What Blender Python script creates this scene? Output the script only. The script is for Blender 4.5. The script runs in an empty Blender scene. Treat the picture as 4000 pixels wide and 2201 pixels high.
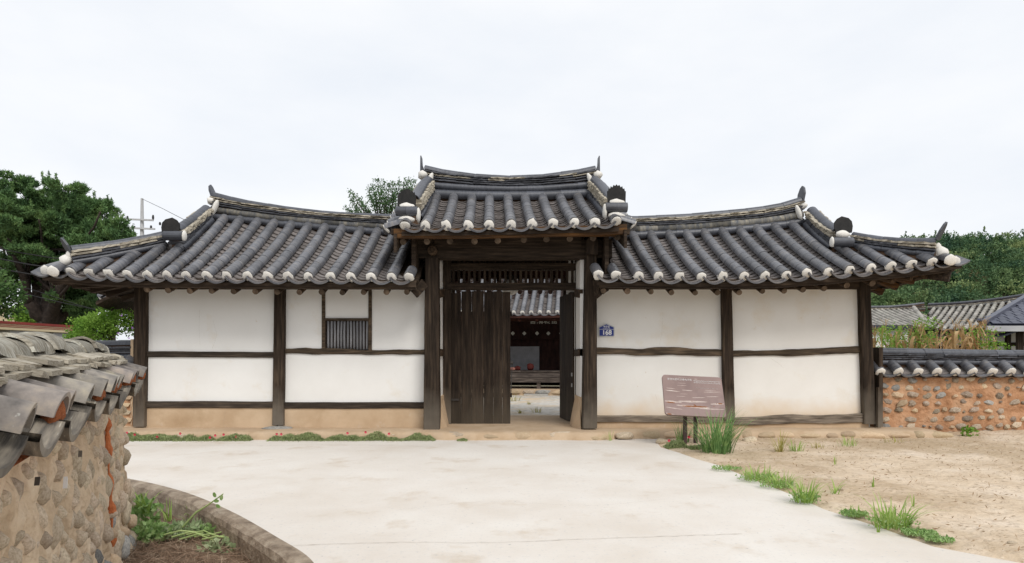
import bpy, math, random
import numpy as np
from mathutils import Vector, Matrix, noise

R = random.Random(7)
NR = np.random.RandomState(7)
SC = bpy.context.scene
COL = SC.collection
V = Vector

# ------------------------------------------------------------------ camera, world, sun, exposure
FPX, CXP, HZ, EYE = 2375.0, 1980.0, 1410.0, 1.16      # focal length in photo pixels, principal point, eye height
cam_d = bpy.data.cameras.new('camera')
cam_d.sensor_width = 36.0
cam_d.lens = 36.0 * FPX / 4000.0
cam_d.shift_x = (2000.0 - CXP) / 4000.0
cam_d.shift_y = (HZ - 1100.5) / 4000.0
cam_d.clip_start = 0.05
cam_d.clip_end = 2000.0
cam = bpy.data.objects.new('camera', cam_d)
COL.objects.link(cam)
cam.location = (0, 0, EYE)
cam.rotation_euler = (math.radians(90), 0, 0)
SC.camera = cam

SUN_EL, SUN_AZ = 47.0, 155.0      # azimuth the light comes from, clockwise from +Y
w = bpy.data.worlds.new('World')
SC.world = w
w.use_nodes = True
nt = w.node_tree
nt.nodes.clear()
out = nt.nodes.new('ShaderNodeOutputWorld')
bg = nt.nodes.new('ShaderNodeBackground')
sky = nt.nodes.new('ShaderNodeTexSky')
sky.sky_type = 'NISHITA'
sky.sun_disc = False
sky.sun_elevation = math.radians(SUN_EL)
sky.sun_rotation = math.radians(SUN_AZ)
sky.air_density = 1.0
sky.dust_density = 3.0
tc = nt.nodes.new('ShaderNodeTexCoord')
mp = nt.nodes.new('ShaderNodeMapping')
mp.inputs['Scale'].default_value = (1.2, 1.2, 3.2)
n1 = nt.nodes.new('ShaderNodeTexNoise')
n1.inputs['Scale'].default_value = 1.6
n1.inputs['Detail'].default_value = 7
n1.inputs['Roughness'].default_value = 0.55
cr = nt.nodes.new('ShaderNodeValToRGB')
cr.color_ramp.elements[0].position = 0.30
cr.color_ramp.elements[0].color = (8.15, 8.55, 9.15, 1)
cr.color_ramp.elements[1].position = 0.66
cr.color_ramp.elements[1].color = (9.55, 9.65, 9.8, 1)
mx = nt.nodes.new('ShaderNodeMixRGB')
mx.inputs['Fac'].default_value = 0.93
nt.links.new(tc.outputs['Generated'], mp.inputs['Vector'])
nt.links.new(mp.outputs['Vector'], n1.inputs['Vector'])
nt.links.new(n1.outputs['Fac'], cr.inputs['Fac'])
nt.links.new(sky.outputs['Color'], mx.inputs['Color1'])
nt.links.new(cr.outputs['Color'], mx.inputs['Color2'])
nt.links.new(mx.outputs['Color'], bg.inputs['Color'])
bg.inputs['Strength'].default_value = 0.0865
nt.links.new(bg.outputs['Background'], out.inputs['Surface'])

sd = bpy.data.lights.new('sun', 'SUN')
sd.energy = 1.5
sd.angle = math.radians(24)
sd.color = (1.0, 0.965, 0.91)
so = bpy.data.objects.new('sun', sd)
COL.objects.link(so)
az, el = math.radians(SUN_AZ), math.radians(SUN_EL)
sdir = V((math.sin(az) * math.cos(el), math.cos(az) * math.cos(el), math.sin(el)))
so.rotation_euler = (-sdir).to_track_quat('-Z', 'Y').to_euler()
so.location = sdir * 40

SC.view_settings.view_transform = 'Standard'
SC.view_settings.look = 'None'
SC.view_settings.exposure = 0.34
SC.view_settings.gamma = 1.0
SC.view_settings.use_curve_mapping = False
SC.cycles.max_bounces = 6
SC.cycles.diffuse_bounces = 4
SC.cycles.transparent_max_bounces = 6


def at(px, py, Y):
    return V(((px - CXP) / FPX * Y, Y, EYE - (py - HZ) / FPX * Y))


# ------------------------------------------------------------------ object helpers
W = {}                              # world matrix of every object that can be a parent


def link(o, parent, world):
    COL.objects.link(o)
    o.matrix_basis = world
    W[o] = world.copy()
    if parent is not None:
        o.parent = parent
        o.matrix_parent_inverse = W[parent].inverted()
    return o


def tag(o, label=None, cat=None, group=None, kind=None):
    if label: o['label'] = label
    if cat: o['category'] = cat
    if group: o['group'] = group
    if kind: o['kind'] = kind
    return o


def thing(name, loc, label, cat, group=None):
    o = bpy.data.objects.new(name, None)
    o.empty_display_size = 0.2
    link(o, None, Matrix.Translation(V(loc)))
    return tag(o, label, cat, group)


def inst(name, mesh, parent, world):
    return link(bpy.data.objects.new(name, mesh), parent, world)


class MB:
    """collects polygons in world coordinates; build() links them as one mesh object"""
    def __init__(s):
        s.v, s.f = [], []

    def add(s, vs, fs, M=None):
        b = len(s.v)
        s.v.extend([tuple(M @ V(p)) if M is not None else tuple(p) for p in vs])
        s.f.extend([tuple(i + b for i in f) for f in fs])
        return s

    def box(s, a, b, M=None):
        x0, y0, z0 = a
        x1, y1, z1 = b
        return s.add([(x0, y0, z0), (x1, y0, z0), (x1, y1, z0), (x0, y1, z0), (x0, y0, z1), (x1, y0, z1), (x1, y1, z1), (x0, y1, z1)],
                     [(0, 3, 2, 1), (4, 5, 6, 7), (0, 1, 5, 4), (1, 2, 6, 5), (2, 3, 7, 6), (3, 0, 4, 7)], M)

    def bar(s, p0, p1, w, h):
        """rectangular bar from p0 to p1"""
        p0, p1 = V(p0), V(p1)
        M = frame(p0, p1)
        return s.box((0, -w / 2, -h / 2), ((p1 - p0).length, w / 2, h / 2), M)

    def tube(s, pts, rad, n=8, cap=True):
        pts = [V(p) for p in pts]
        if not isinstance(rad, (list, tuple)): rad = [rad] * len(pts)
        b = len(s.v)
        up = V((0.12, 0.31, 0.95))
        for i, p in enumerate(pts):
            d = (pts[min(i + 1, len(pts) - 1)] - pts[max(i - 1, 0)]).normalized()
            a = d.cross(up)
            if a.length < 0.05: a = d.cross(V((1, 0, 0)))
            a.normalize()
            c = d.cross(a)
            for k in range(n):
                t = 2 * math.pi * k / n
                s.v.append(tuple(p + (a * math.cos(t) + c * math.sin(t)) * rad[i]))
        for i in range(len(pts) - 1):
            for k in range(n):
                k2 = (k + 1) % n
                s.f.append((b + i * n + k, b + i * n + k2, b + (i + 1) * n + k2, b + (i + 1) * n + k))
        if cap:
            s.f.append(tuple(b + k for k in range(n))[::-1])
            s.f.append(tuple(b + (len(pts) - 1) * n + k for k in range(n)))
        return s

    def prism(s, outline, t, M=None):
        """outline in local x,z ; thickness along y"""
        n = len(outline)
        vs = [(x, -t / 2, z) for x, z in outline] + [(x, t / 2, z) for x, z in outline]
        fs = [tuple(range(n)), tuple(range(2 * n - 1, n - 1, -1))]
        fs += [(i, i + n, (i + 1) % n + n, (i + 1) % n) for i in range(n)]
        return s.add(vs, fs, M)

    def mesh(s, name, m, smooth=False, centre=True):
        c = V((0, 0, 0))
        if centre and s.v:
            a = np.array(s.v)
            c = V(((a.min(0) + a.max(0)) / 2).tolist())
        me = bpy.data.meshes.new(name)
        me.from_pydata([tuple(V(p) - c) for p in s.v], [], s.f)
        if m is not None: me.materials.append(m)
        if smooth: me.shade_smooth()
        me.update()
        return me, c

    def build(s, name, m, parent=None, smooth=False):
        me, c = s.mesh(name, m, smooth)
        return inst(name, me, parent, Matrix.Translation(c))


def grid_obj(name, m, parent, P, smooth=True, flip=False):
    """P: (rows, cols, 3) array"""
    r, c = P.shape[:2]
    mb = MB()
    mb.v = [tuple(p) for p in P.reshape(-1, 3).tolist()]
    for i in range(r - 1):
        for j in range(c - 1):
            q = (i * c + j, i * c + j + 1, (i + 1) * c + j + 1, (i + 1) * c + j)
            mb.f.append(q[::-1] if flip else q)
    return mb.build(name, m, parent, smooth)


def frame(p0, p1, up=V((0, 0, 1)), scale_x=None, oy=0.0, oz=0.0):
    x = (p1 - p0)
    L = x.length
    x = x / L if L > 1e-9 else V((1, 0, 0))
    y = up.cross(x)
    if y.length < 1e-4: y = V((0, 1, 0)).cross(x)
    y.normalize()
    z = x.cross(y)
    sx = scale_x if scale_x is not None else 1.0
    M = Matrix(((x.x * sx, y.x, z.x, 0), (x.y * sx, y.y, z.y, 0), (x.z * sx, y.z, z.z, 0), (0, 0, 0, 1)))
    M.translation = p0 + y * oy + z * oz
    return M


def row(name, meshes, parent, c, n, oy=0.0, oz=0.0, t0=0.0, t1=1.0, over=1.06, jit=0.0, sy=1.0, sz=1.0, shift=0.0):
    """n pieces of unit length laid end to end along the curve c(t)"""
    res = []
    for i in range(n):
        a = t0 + (t1 - t0) * (i + shift) / n
        b = t0 + (t1 - t0) * (i + 1 + shift) / n
        p0, p1 = c(a), c(b)
        M = frame(p0, p1, scale_x=(p1 - p0).length * over, oy=oy + R.uniform(-jit, jit) * .4, oz=oz + R.uniform(-jit, jit) * .5)
        if sy != 1.0 or sz != 1.0: M = M @ Matrix.Diagonal((1, sy, sz, 1))
        if jit: M = M @ Matrix.Rotation(R.uniform(-jit, jit) * 1.5, 4, 'X') @ Matrix.Rotation(R.uniform(-jit, jit) * .9, 4, 'Z')
        me = meshes[R.randrange(len(meshes))] if isinstance(meshes, list) else meshes
        res.append(inst(name, me, parent, M))
    return res


def merged_row(mb, mesh, c, n, oy=0.0, oz=0.0, over=1.06, t0=0., t1=1.):
    vs = [v.co.copy() for v in mesh.vertices]
    fs = [tuple(p.vertices) for p in mesh.polygons]
    for i in range(n):
        p0, p1 = c(t0 + (t1 - t0) * i / n), c(t0 + (t1 - t0) * (i + 1) / n)
        mb.add(vs, fs, frame(p0, p1, scale_x=(p1 - p0).length * over, oy=oy, oz=oz))


def interp(x, xs, ys):
    return float(np.interp(x, xs, ys))


# ------------------------------------------------------------------ materials
def lin(c):
    return tuple(c) + (1,) if len(c) == 3 else tuple(c)


def mat(name, cols, scale=4.0, rough=0.85, bump=0.25, stretch=(1, 1, 1), rnd=0.0, world=False, detail=6, spots=None,
        spot_scale=20, lo=0.32, hi=0.68, bscale=None, bdist=0.01, spec=0.25, zfade=None, hue=0.0, trans=0.0, patches=None):
    m = bpy.data.materials.new(name)
    m.use_nodes = True
    nt = m.node_tree
    N, L = nt.nodes, nt.links
    bs = N['Principled BSDF']
    bs.inputs['Roughness'].default_value = rough
    bs.inputs['Specular IOR Level'].default_value = spec
    tc = N.new('ShaderNodeTexCoord')
    ge = N.new('ShaderNodeNewGeometry')
    src = ge.outputs['Position'] if world else tc.outputs['Object']
    oi = N.new('ShaderNodeObjectInfo')
    mp = N.new('ShaderNodeMapping')
    mp.inputs['Scale'].default_value = stretch
    if not world:
        ad = N.new('ShaderNodeVectorMath'); ad.operation = 'SCALE'
        cb = N.new('ShaderNodeCombineXYZ')
        for k in range(3): L.new(oi.outputs['Random'], cb.inputs[k])
        L.new(cb.outputs[0], ad.inputs[0]); ad.inputs['Scale'].default_value = 37.0
        av = N.new('ShaderNodeVectorMath'); av.operation = 'ADD'
        L.new(src, av.inputs[0]); L.new(ad.outputs[0], av.inputs[1])
        src = av.outputs[0]
    L.new(src, mp.inputs['Vector'])
    no = N.new('ShaderNodeTexNoise')
    no.inputs['Scale'].default_value = scale
    no.inputs['Detail'].default_value = detail
    no.inputs['Roughness'].default_value = 0.6
    L.new(mp.outputs[0], no.inputs['Vector'])
    cr = N.new('ShaderNodeValToRGB')
    e = cr.color_ramp.elements
    for k, c in enumerate(cols):
        pos = lo + (hi - lo) * k / max(1, len(cols) - 1)
        el = e[k] if k < 2 else e.new(pos)
        el.position = pos
        el.color = lin(c)
    if len(cols) == 1: e[1].color = lin(cols[0])
    L.new(no.outputs['Fac'], cr.inputs['Fac'])
    colr = cr.outputs['Color']

    def mixc(fac, c2, prev):
        mx = N.new('ShaderNodeMixRGB')
        L.new(fac, mx.inputs['Fac']); L.new(prev, mx.inputs['Color1'])
        if hasattr(c2, 'is_linked') or hasattr(c2, 'links'): L.new(c2, mx.inputs['Color2'])
        else: mx.inputs['Color2'].default_value = lin(c2)
        return mx.outputs['Color']

    def ramp(fac, a, b, va=0.0, vb=1.0):
        r = N.new('ShaderNodeMapRange')
        r.inputs['From Min'].default_value = a; r.inputs['From Max'].default_value = b
        r.inputs['To Min'].default_value = va; r.inputs['To Max'].default_value = vb
        L.new(fac, r.inputs['Value'])
        return r.outputs['Result']
    for (c, sc, a, b, amt) in (patches or []):
        n2 = N.new('ShaderNodeTexNoise'); n2.inputs['Scale'].default_value = sc; n2.inputs['Detail'].default_value = 7
        n2.inputs['Roughness'].default_value = 0.65
        L.new(mp.outputs[0], n2.inputs['Vector'])
        colr = mixc(ramp(n2.outputs['Fac'], a, b, 0, amt), c, colr)
    if spots:
        n3 = N.new('ShaderNodeTexNoise'); n3.inputs['Scale'].default_value = spot_scale; n3.inputs['Detail'].default_value = 3
        L.new(mp.outputs[0], n3.inputs['Vector'])
        colr = mixc(ramp(n3.outputs['Fac'], spots[1], spots[1] + 0.06), spots[0], colr)
    if zfade:                       # weathering or splashed dirt by height, broken up by noise: (colour, z full, z none, amount)
        sx = N.new('ShaderNodeSeparateXYZ'); L.new(ge.outputs['Position'], sx.inputs[0])
        n4 = N.new('ShaderNodeTexNoise'); n4.inputs['Scale'].default_value = 3.0; n4.inputs['Detail'].default_value = 6
        L.new(ge.outputs['Position'], n4.inputs['Vector'])
        ml = N.new('ShaderNodeMath'); ml.operation = 'MULTIPLY_ADD'
        L.new(n4.outputs['Fac'], ml.inputs[0]); ml.inputs[1].default_value = (zfade[2] - zfade[1]) * 1.3
        L.new(sx.outputs['Z'], ml.inputs[2])
        off = (zfade[2] - zfade[1]) * 0.65
        colr = mixc(ramp(ml.outputs[0], zfade[1] + off, zfade[2] + off, zfade[3], 0.0), zfade[0], colr)
    if rnd or hue:
        hs = N.new('ShaderNodeHueSaturation')
        L.new(colr, hs.inputs['Color'])
        L.new(ramp(oi.outputs['Random'], 0, 1, 1 - rnd, 1 + rnd), hs.inputs['Value'])
        if hue:
            fr = N.new('ShaderNodeMath'); fr.operation = 'FRACT'
            m7 = N.new('ShaderNodeMath'); m7.operation = 'MULTIPLY'; m7.inputs[1].default_value = 7.31
            L.new(oi.outputs['Random'], m7.inputs[0]); L.new(m7.outputs[0], fr.inputs[0])
            L.new(ramp(fr.outputs[0], 0, 1, 0.5 - hue, 0.5 + hue), hs.inputs['Hue'])
        colr = hs.outputs['Color']
    L.new(colr, bs.inputs['Base Color'])
    if bump:
        nb = N.new('ShaderNodeTexNoise')
        nb.inputs['Scale'].default_value = bscale or scale * 5
        nb.inputs['Detail'].default_value = 5
        L.new(mp.outputs[0], nb.inputs['Vector'])
        bu = N.new('ShaderNodeBump')
        bu.inputs['Strength'].default_value = bump
        bu.inputs['Distance'].default_value = bdist
        L.new(nb.outputs['Fac'], bu.inputs['Height'])
        L.new(bu.outputs['Normal'], bs.inputs['Normal'])
    if trans:
        tr = N.new('ShaderNodeBsdfTranslucent')
        L.new(colr, tr.inputs['Color'])
        ms = N.new('ShaderNodeMixShader'); ms.inputs[0].default_value = trans
        L.new(bs.outputs[0], ms.inputs[1]); L.new(tr.outputs[0], ms.inputs[2])
        L.new(ms.outputs[0], N['Material Output'].inputs['Surface'])
    return m


TILE = mat('fired_clay_tile', [(.07, .072, .082), (.115, .118, .132), (.175, .165, .158)], 7, .38, .2, rnd=.22, patches=[((.2, .165, .13), 3.2, .55, .8, .5)], bdist=.003, spec=.6)
CHAN = mat('channel_clay_tile', [(.13, .115, .108), (.25, .225, .215)], 6, .8, .2, rnd=.16, patches=[((.13, .1, .075), 4, .58, .75, .5)], bdist=.004)
RIDGE = mat('ridge_clay_tile', [(.04, .043, .054), (.075, .08, .096)], 8, .45, .2, rnd=.25, bdist=.004, spec=.6)
BUGO = mat('mixed_old_tile', [(.075, .08, .09), (.13, .125, .115), (.22, .2, .16)], 5, .8, .3, rnd=.5, bdist=.005, patches=[((.4, .4, .34), 16, .62, .7, .7)])
OLDFLAT = mat('weathered_flat_tile', [(.2, .17, .13), (.38, .34, .27), (.5, .46, .38)], 6, .9, .4, rnd=.22, bdist=.006)
DARKFLAT = mat('dark_flat_tile', [(.05, .054, .064), (.1, .1, .11)], 8, .65, .25, rnd=.25, bdist=.004)
LIME = mat('lime_plaster', [(.66, .63, .57), (.8, .78, .74)], 8, .9, .4, rnd=.06, bscale=60, bdist=.004, patches=[((.5, .43, .33), 7, .6, .8, .5)])
BLACKTILE = mat('black_end_tile', [(.01, .01, .01), (.024, .022, .021)], 12, .7, .4, bscale=30, bdist=.006)
MUDCORE = mat('ridge_mud', [(.09, .055, .035), (.16, .095, .06)], 10, .95, .4)


def wood(name, stretch, dark=(.019, .013, .009), midc=(.043, .03, .021), light=(.09, .064, .043), zf=None, rnd=.2, patches=None):
    return mat(name, [dark, midc, light], 3.0, .8, .55, stretch=stretch, rnd=rnd, bscale=9, bdist=.008, zfade=zf, spec=.15, lo=.35, hi=.72, patches=patches)


GREYW = (.17, .145, .115)
WZ = wood('dark_wood_upright', (9, 9, .7), zf=(GREYW, .2, .75, .85))
WX = wood('dark_wood_horizontal', (.7, 9, 9))
WY = wood('dark_wood_rafter', (9, .8, 9), (.03, .02, .013), (.065, .042, .026), (.12, .08, .048), rnd=.35)
WXO = wood('warm_wood_board', (.6, 8, 8), (.035, .02, .011), (.09, .045, .018), (.2, .095, .03), patches=[((.03, .02, .014), 1.4, .48, .62, .85)])
WRAIL = wood('brown_rail_wood', (.9, 10, 10), (.035, .026, .018), (.085, .062, .042), (.17, .12, .078))
WRAILD = wood('dark_rail_wood', (.9, 10, 10), (.028, .021, .016), (.055, .042, .032), (.1, .075, .055), patches=[((.3, .19, .09), 1.3, .7, .76, .8)])
WSILL = wood('grey_sill_wood', (.9, 10, 10), (.07, .055, .042), (.17, .14, .11), (.3, .25, .19))
WDOOR = wood('door_plank_wood', (7, 7, .6), (.016, .011, .008), (.036, .025, .018), (.07, .05, .034), zf=((.085, .07, .052), .15, .8, .7), rnd=.25)
WRED = wood('red_brown_wood', (.8, 8, 8), (.02, .008, .006), (.045, .016, .011), (.075, .028, .018))
ENDG = mat('rafter_end_grain', [(.07, .05, .036), (.19, .14, .1)], 16, .9, .3, rnd=.45)

PLAS = mat('white_wall_plaster', [(.74, .72, .68), (.81, .795, .76)], 1.2, .92, .12, world=True, bscale=14, bdist=.006, zfade=((.66, .47, .27), .3, .6, .62),
           patches=[((.66, .56, .41), 1.7, .55, .75, .5), ((.58, .5, .38), 7, .68, .75, .4)], spots=((.5, .4, .27), .735), spot_scale=9)
PLASL = mat('white_wall_plaster_clean', [(.76, .745, .715), (.82, .81, .785)], 1.2, .92, .12, world=True, bscale=14, bdist=.006,
            patches=[((.66, .56, .42), 2.1, .57, .75, .42), ((.58, .45, .3), 6, .69, .76, .5)], spots=((.5, .36, .2), .745), spot_scale=9)
EARTH = mat('earth_render', [(.46, .33, .21), (.58, .44, .3)], 2.2, .95, .2, world=True, patches=[((.34, .23, .13), 1.6, .52, .7, .6), ((.6, .54, .46), 3.5, .6, .75, .5)], bdist=.006)
PLATF = mat('packed_earth_ledge', [(.42, .3, .19), (.56, .43, .3)], 4, .95, .5, world=True, bscale=18, bdist=.015, patches=[((.3, .21, .14), 2, .5, .7, .6)])
CONC = mat('concrete_road', [(.62, .56, .49), (.67, .62, .56), (.71, .67, .615)], .9, .95, .2, world=True, bscale=45, bdist=.004,
           patches=[((.5, .4, .29), 1.9, .56, .72, .62), ((.74, .715, .675), 1.1, .5, .7, .4), ((.5, .49, .48), 34, .56, .66, .5), ((.42, .34, .26), 3.3, .69, .74, .4)], spots=((.3, .27, .24), .72), spot_scale=34)
KERB = mat('kerb_concrete', [(.17, .13, .095), (.3, .24, .18), (.42, .35, .27)], 7, .97, .8, world=True, bscale=30, bdist=.02)
DIRT = mat('sandy_dirt', [(.46, .35, .24), (.6, .48, .35), (.68, .57, .45)], 1.3, .97, 1.0, world=True, bscale=14, bdist=.03,
           patches=[((.38, .28, .17), .55, .48, .6, .65), ((.34, .24, .15), 5.5, .58, .68, .6), ((.25, .17, .1), 19, .58, .64, .75), ((.7, .6, .48), 30, .6, .66, .6)])
SOIL = mat('dark_bed_soil', [(.1, .065, .042), (.17, .115, .075), (.25, .18, .125)], 5, .97, .9, world=True, bscale=22, bdist=.03)
YARD = mat('yard_gravel', [(.36, .33, .28), (.5, .47, .42), (.6, .58, .54)], 9, .97, .6, world=True, bscale=40, bdist=.02, patches=[((.58, .45, .3), .8, .48, .62, .85)])
FARG = mat('far_ground_soil', [(.09, .085, .045), (.16, .13, .075)], .5, .97, .3, world=True)
STONE = mat('field_stone', [(.34, .27, .19), (.5, .405, .295), (.6, .505, .385)], 5, .85, .5, rnd=.22, hue=.008, bscale=30, bdist=.006)
STONEO = mat('ochre_field_stone', [(.44, .32, .2), (.56, .44, .3)], 5, .85, .5, rnd=.25, hue=.006, bscale=30, bdist=.006)
STONER = mat('wall_rubble_stone', [(.2, .15, .11), (.33, .265, .2), (.45, .38, .3)], 5, .88, .5, rnd=.35, hue=.012, bscale=30, bdist=.006)
STONEG = mat('grey_field_stone', [(.17, .17, .16), (.29, .28, .26), (.4, .38, .34)], 6, .85, .5, rnd=.4, bscale=30, bdist=.006)
MUDW = mat('tan_wall_mud', [(.44, .32, .205), (.62, .475, .325), (.7, .565, .41)], 5, .97, .9, world=True, bscale=26, bdist=.03, patches=[((.4, .2, .1), 2.2, .66, .76, .6)])
MUDO = mat('orange_wall_mud', [(.34, .17, .085), (.47, .26, .145), (.54, .34, .21)], 3, .97, .9, world=True, bscale=20, bdist=.03, zfade=((.22, .12, .07), -.05, .18, .6))
ORANGE = mat('raw_orange_mud', [(.42, .12, .045), (.56, .2, .08)], 14, .97, .8, bscale=40, bdist=.02)
OLDT = mat('weathered_cover_tile', [(.13, .118, .108), (.24, .215, .19), (.36, .31, .24)], 5, .8, .35, stretch=(.6, 2, 2), rnd=.25, hue=.02, bdist=.006, spots=((.52, .52, .47), .68), spot_scale=11)
OLDC = mat('weathered_channel_tile', [(.075, .068, .06), (.16, .14, .115), (.27, .235, .185)], 6, .75, .4, rnd=.3, bdist=.006, spots=((.48, .48, .42), .66), spot_scale=12)
OLDR = mat('lichen_ridge_tile', [(.2, .175, .14), (.33, .3, .24), (.52, .5, .44)], 9, .95, 1.0, rnd=.25, bscale=24, bdist=.03, patches=[((.6, .6, .53), 14, .52, .6, .7)])
FARTILE = mat('old_house_tile', [(.19, .18, .165), (.32, .305, .275), (.4, .38, .33)], 4, .9, .3, rnd=.22, hue=.015, bdist=.008)

# ------------------------------------------------------------------ shared small meshes
def tube_mesh(name, r, m, t=.013, a=98, n=8, taper=.965):
    mb = MB()
    A = [math.radians(-a + 2 * a * k / n) for k in range(n + 1)]
    rings = []
    for (x, rr) in ((0, r), (1, r * taper), (1, r * taper - t), (0, r - t)):
        rings.append(len(mb.v))
        mb.v += [(x, math.sin(q) * rr, math.cos(q) * rr) for q in A]
    for a_, b_ in ((0, 1), (1, 2), (2, 3), (3, 0)):
        for k in range(n):
            mb.f.append((rings[a_] + k, rings[a_] + k + 1, rings[b_] + k + 1, rings[b_] + k)[::-1])
    me, _ = mb.mesh(name, m, centre=False)
    me.shade_smooth()
    me.set_sharp_from_angle(angle=math.radians(40))
    return me


def chan_mesh(name, wd, sag, m, t=.015, n=6):
    mb = MB()
    rings = []
    for (x, dz) in ((0, 0), (1, 0), (1, -t), (0, -t)):
        rings.append(len(mb.v))
        for k in range(n + 1):
            q = -1 + 2 * k / n
            mb.v.append((x, q * wd / 2, -sag * (1 - q * q) + dz))
    for a_, b_ in ((0, 1), (1, 2), (2, 3), (3, 0)):
        for k in range(n):
            mb.f.append((rings[a_] + k, rings[a_] + k + 1, rings[b_] + k + 1, rings[b_] + k)[::-1])
    me, _ = mb.mesh(name, m, centre=False)
    me.shade_smooth()
    me.set_sharp_from_angle(angle=math.radians(40))
    return me


def flat_mesh(name, m, rough=.0, seed=0, wd=1.0, th=1.0):
    """unit flat ridge tile: x 0..1, y -.5..+.5, z 0..1 (scaled on placing)"""
    rr = random.Random(seed)
    mb = MB()
    n = 5
    for z in (0, 1):
        for y in (-1, 1):
            for i in range(n + 1):
                x = i / n
                mb.v.append((x * .985 + (rr.uniform(-.03, .03) * rough if i in (0, n) else 0), y * .5 * wd * (1 + rr.uniform(-.12, .12) * rough),
                             z * th * (1 + rr.uniform(-.25, .25) * rough) + .12 * math.sin(x * 3.1)))
    k = n + 1
    for i in range(n):
        mb.f += [(i, i + 1, i + 1 + 2 * k, i + 2 * k), (k + i + 1, k + i, 3 * k + i, 3 * k + i + 1),
                 (2 * k + i, 2 * k + i + 1, 3 * k + i + 1, 3 * k + i), (i + 1, i, k + i, k + i + 1)]
    mb.f += [(0, 2 * k, 3 * k, k), (n, k + n, 3 * k + n, 2 * k + n)]
    me, _ = mb.mesh(name, m, centre=False)
    return me


def blob_mesh(name, m, seed=0, amp=.22, sub=2, freq=1.6, flat=0):
    import bmesh
    bm = bmesh.new()
    bmesh.ops.create_icosphere(bm, subdivisions=sub, radius=1.0)
    off = V((seed * 7.3, seed * 3.1, seed * 1.7))
    for v in bm.verts:
        d = noise.noise(v.co * freq + off) * amp + noise.noise(v.co * freq * 3 + off) * amp * .3
        v.co *= 1 + d
    me = bpy.data.meshes.new(name)
    bm.to_mesh(me)
    bm.free()
    me.materials.append(m)
    if not flat: me.shade_smooth()
    return me


PLUG = [blob_mesh('plaster_plug', LIME, s, .22, 2, 2.2) for s in range(4)]
T_COVER = tube_mesh('cover_tile', .08, TILE)
T_CHAN = chan_mesh('channel_tile', .26, .058, CHAN)
T_EAVE = chan_mesh('eave_tile', .29, .066, TILE, t=.022, n=8)
T_RIDGE = tube_mesh('ridge_tile', .085, RIDGE)
T_BUGO = tube_mesh('ridge_tile', .085, BUGO)
T_FLOLD = [flat_mesh('flat_tile', OLDFLAT, 1.0, s) for s in range(5)]
T_FLDK = [flat_mesh('flat_tile', DARKFLAT, .5, s) for s in range(4)]


def blob(name, parent, c, s, m=None, rot=None, seed=0):
    me = PLUG[seed % 4] if m is None else m
    M = Matrix.Translation(V(c))
    if rot is not None: M = M @ rot
    return inst(name, me, parent, M @ Matrix.Diagonal((s[0], s[1], s[2], 1)))


def roof_slope(parent, surf, us, vmax, ntile, nchan, spacing, vmin=lambda u: 0.0, plugs=True, budget=300, lift=.07,
               cover=None, chan=None, eave=None, chan_cols=None, plug_r=.083, chan_as_stuff=False, tn='cover_tile'):
    """cover tiles in rolls at us and channel tiles between them"""
    cover, chan, eave = cover or T_COVER, chan or T_CHAN, eave or T_EAVE
    up = V((0, 0, lift))
    for k, u in enumerate(us):
        va, vb = vmin(u), vmax(u)
        n = max(1, round(ntile * (vb - va)))
        c = lambda t, u=u, va=va, vb=vb: surf(u, va + (vb - va) * t) + up
        row(tn, cover, parent, c, n, over=1.0, jit=.004)
        if plugs:
            p0, p1 = c(0), c(.1)
            d = (p1 - p0).normalized()
            M = frame(p0 + d * .012 - V((0, 0, .008)), p1) @ Matrix.Rotation(R.uniform(0, 6), 4, 'X') @ Matrix.Diagonal((.022 * R.uniform(.7, 1.4), plug_r * R.uniform(.86, .98), plug_r * R.uniform(.86, 1.0), 1))
            inst('plaster_plug', PLUG[k % 4], parent, M)
    cols = chan_cols or [(us[i] + us[i + 1]) / 2 for i in range(len(us) - 1)]
    left = budget
    mb = MB()
    cv = [v.co.copy() for v in chan.vertices]
    cf = [tuple(p.vertices) for p in chan.polygons]
    mats = []
    for u in cols:
        va, vb = vmin(u), vmax(u)
        n = max(1, round(nchan * (vb - va)))
        for i in range(n):
            a = va + (vb - va) * i / n
            b = va + (vb - va) * (i + 1) / n
            p0, p1 = surf(u, a), surf(u, b)
            L = (p1 - p0).length
            e0, e1 = surf(u - spacing * .5, a), surf(u + spacing * .5, a)
            wsc = (e1 - e0).length / spacing
            M = frame(p0, p1, scale_x=L * 2.1, oz=.055 + R.uniform(-.004, .004), oy=R.uniform(-.006, .006))
            M = M @ Matrix.Rotation(.085, 4, 'Y')
            if i == 0:
                d = (p1 - p0).normalized()
                M2 = M.copy(); M2.translation -= d * .035
                inst('eave_tile', eave, parent, M2)
                M3 = M.copy(); M3.translation -= d * .022 ; M3.translation += V((0, 0, -.022))
            mats.append((p0.y, M))
    mats.sort(key=lambda q: q[0])
    if chan_as_stuff: left = 0
    for k, (y, M) in enumerate(mats):
        if k < left: inst('channel_tile', chan, parent, M)
        else: mb.add(cv, cf, M)
    if mb.v:
        o = mb.build('channel_tiles', chan.materials[0], parent, smooth=False)
        o['kind'] = 'stuff'


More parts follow.
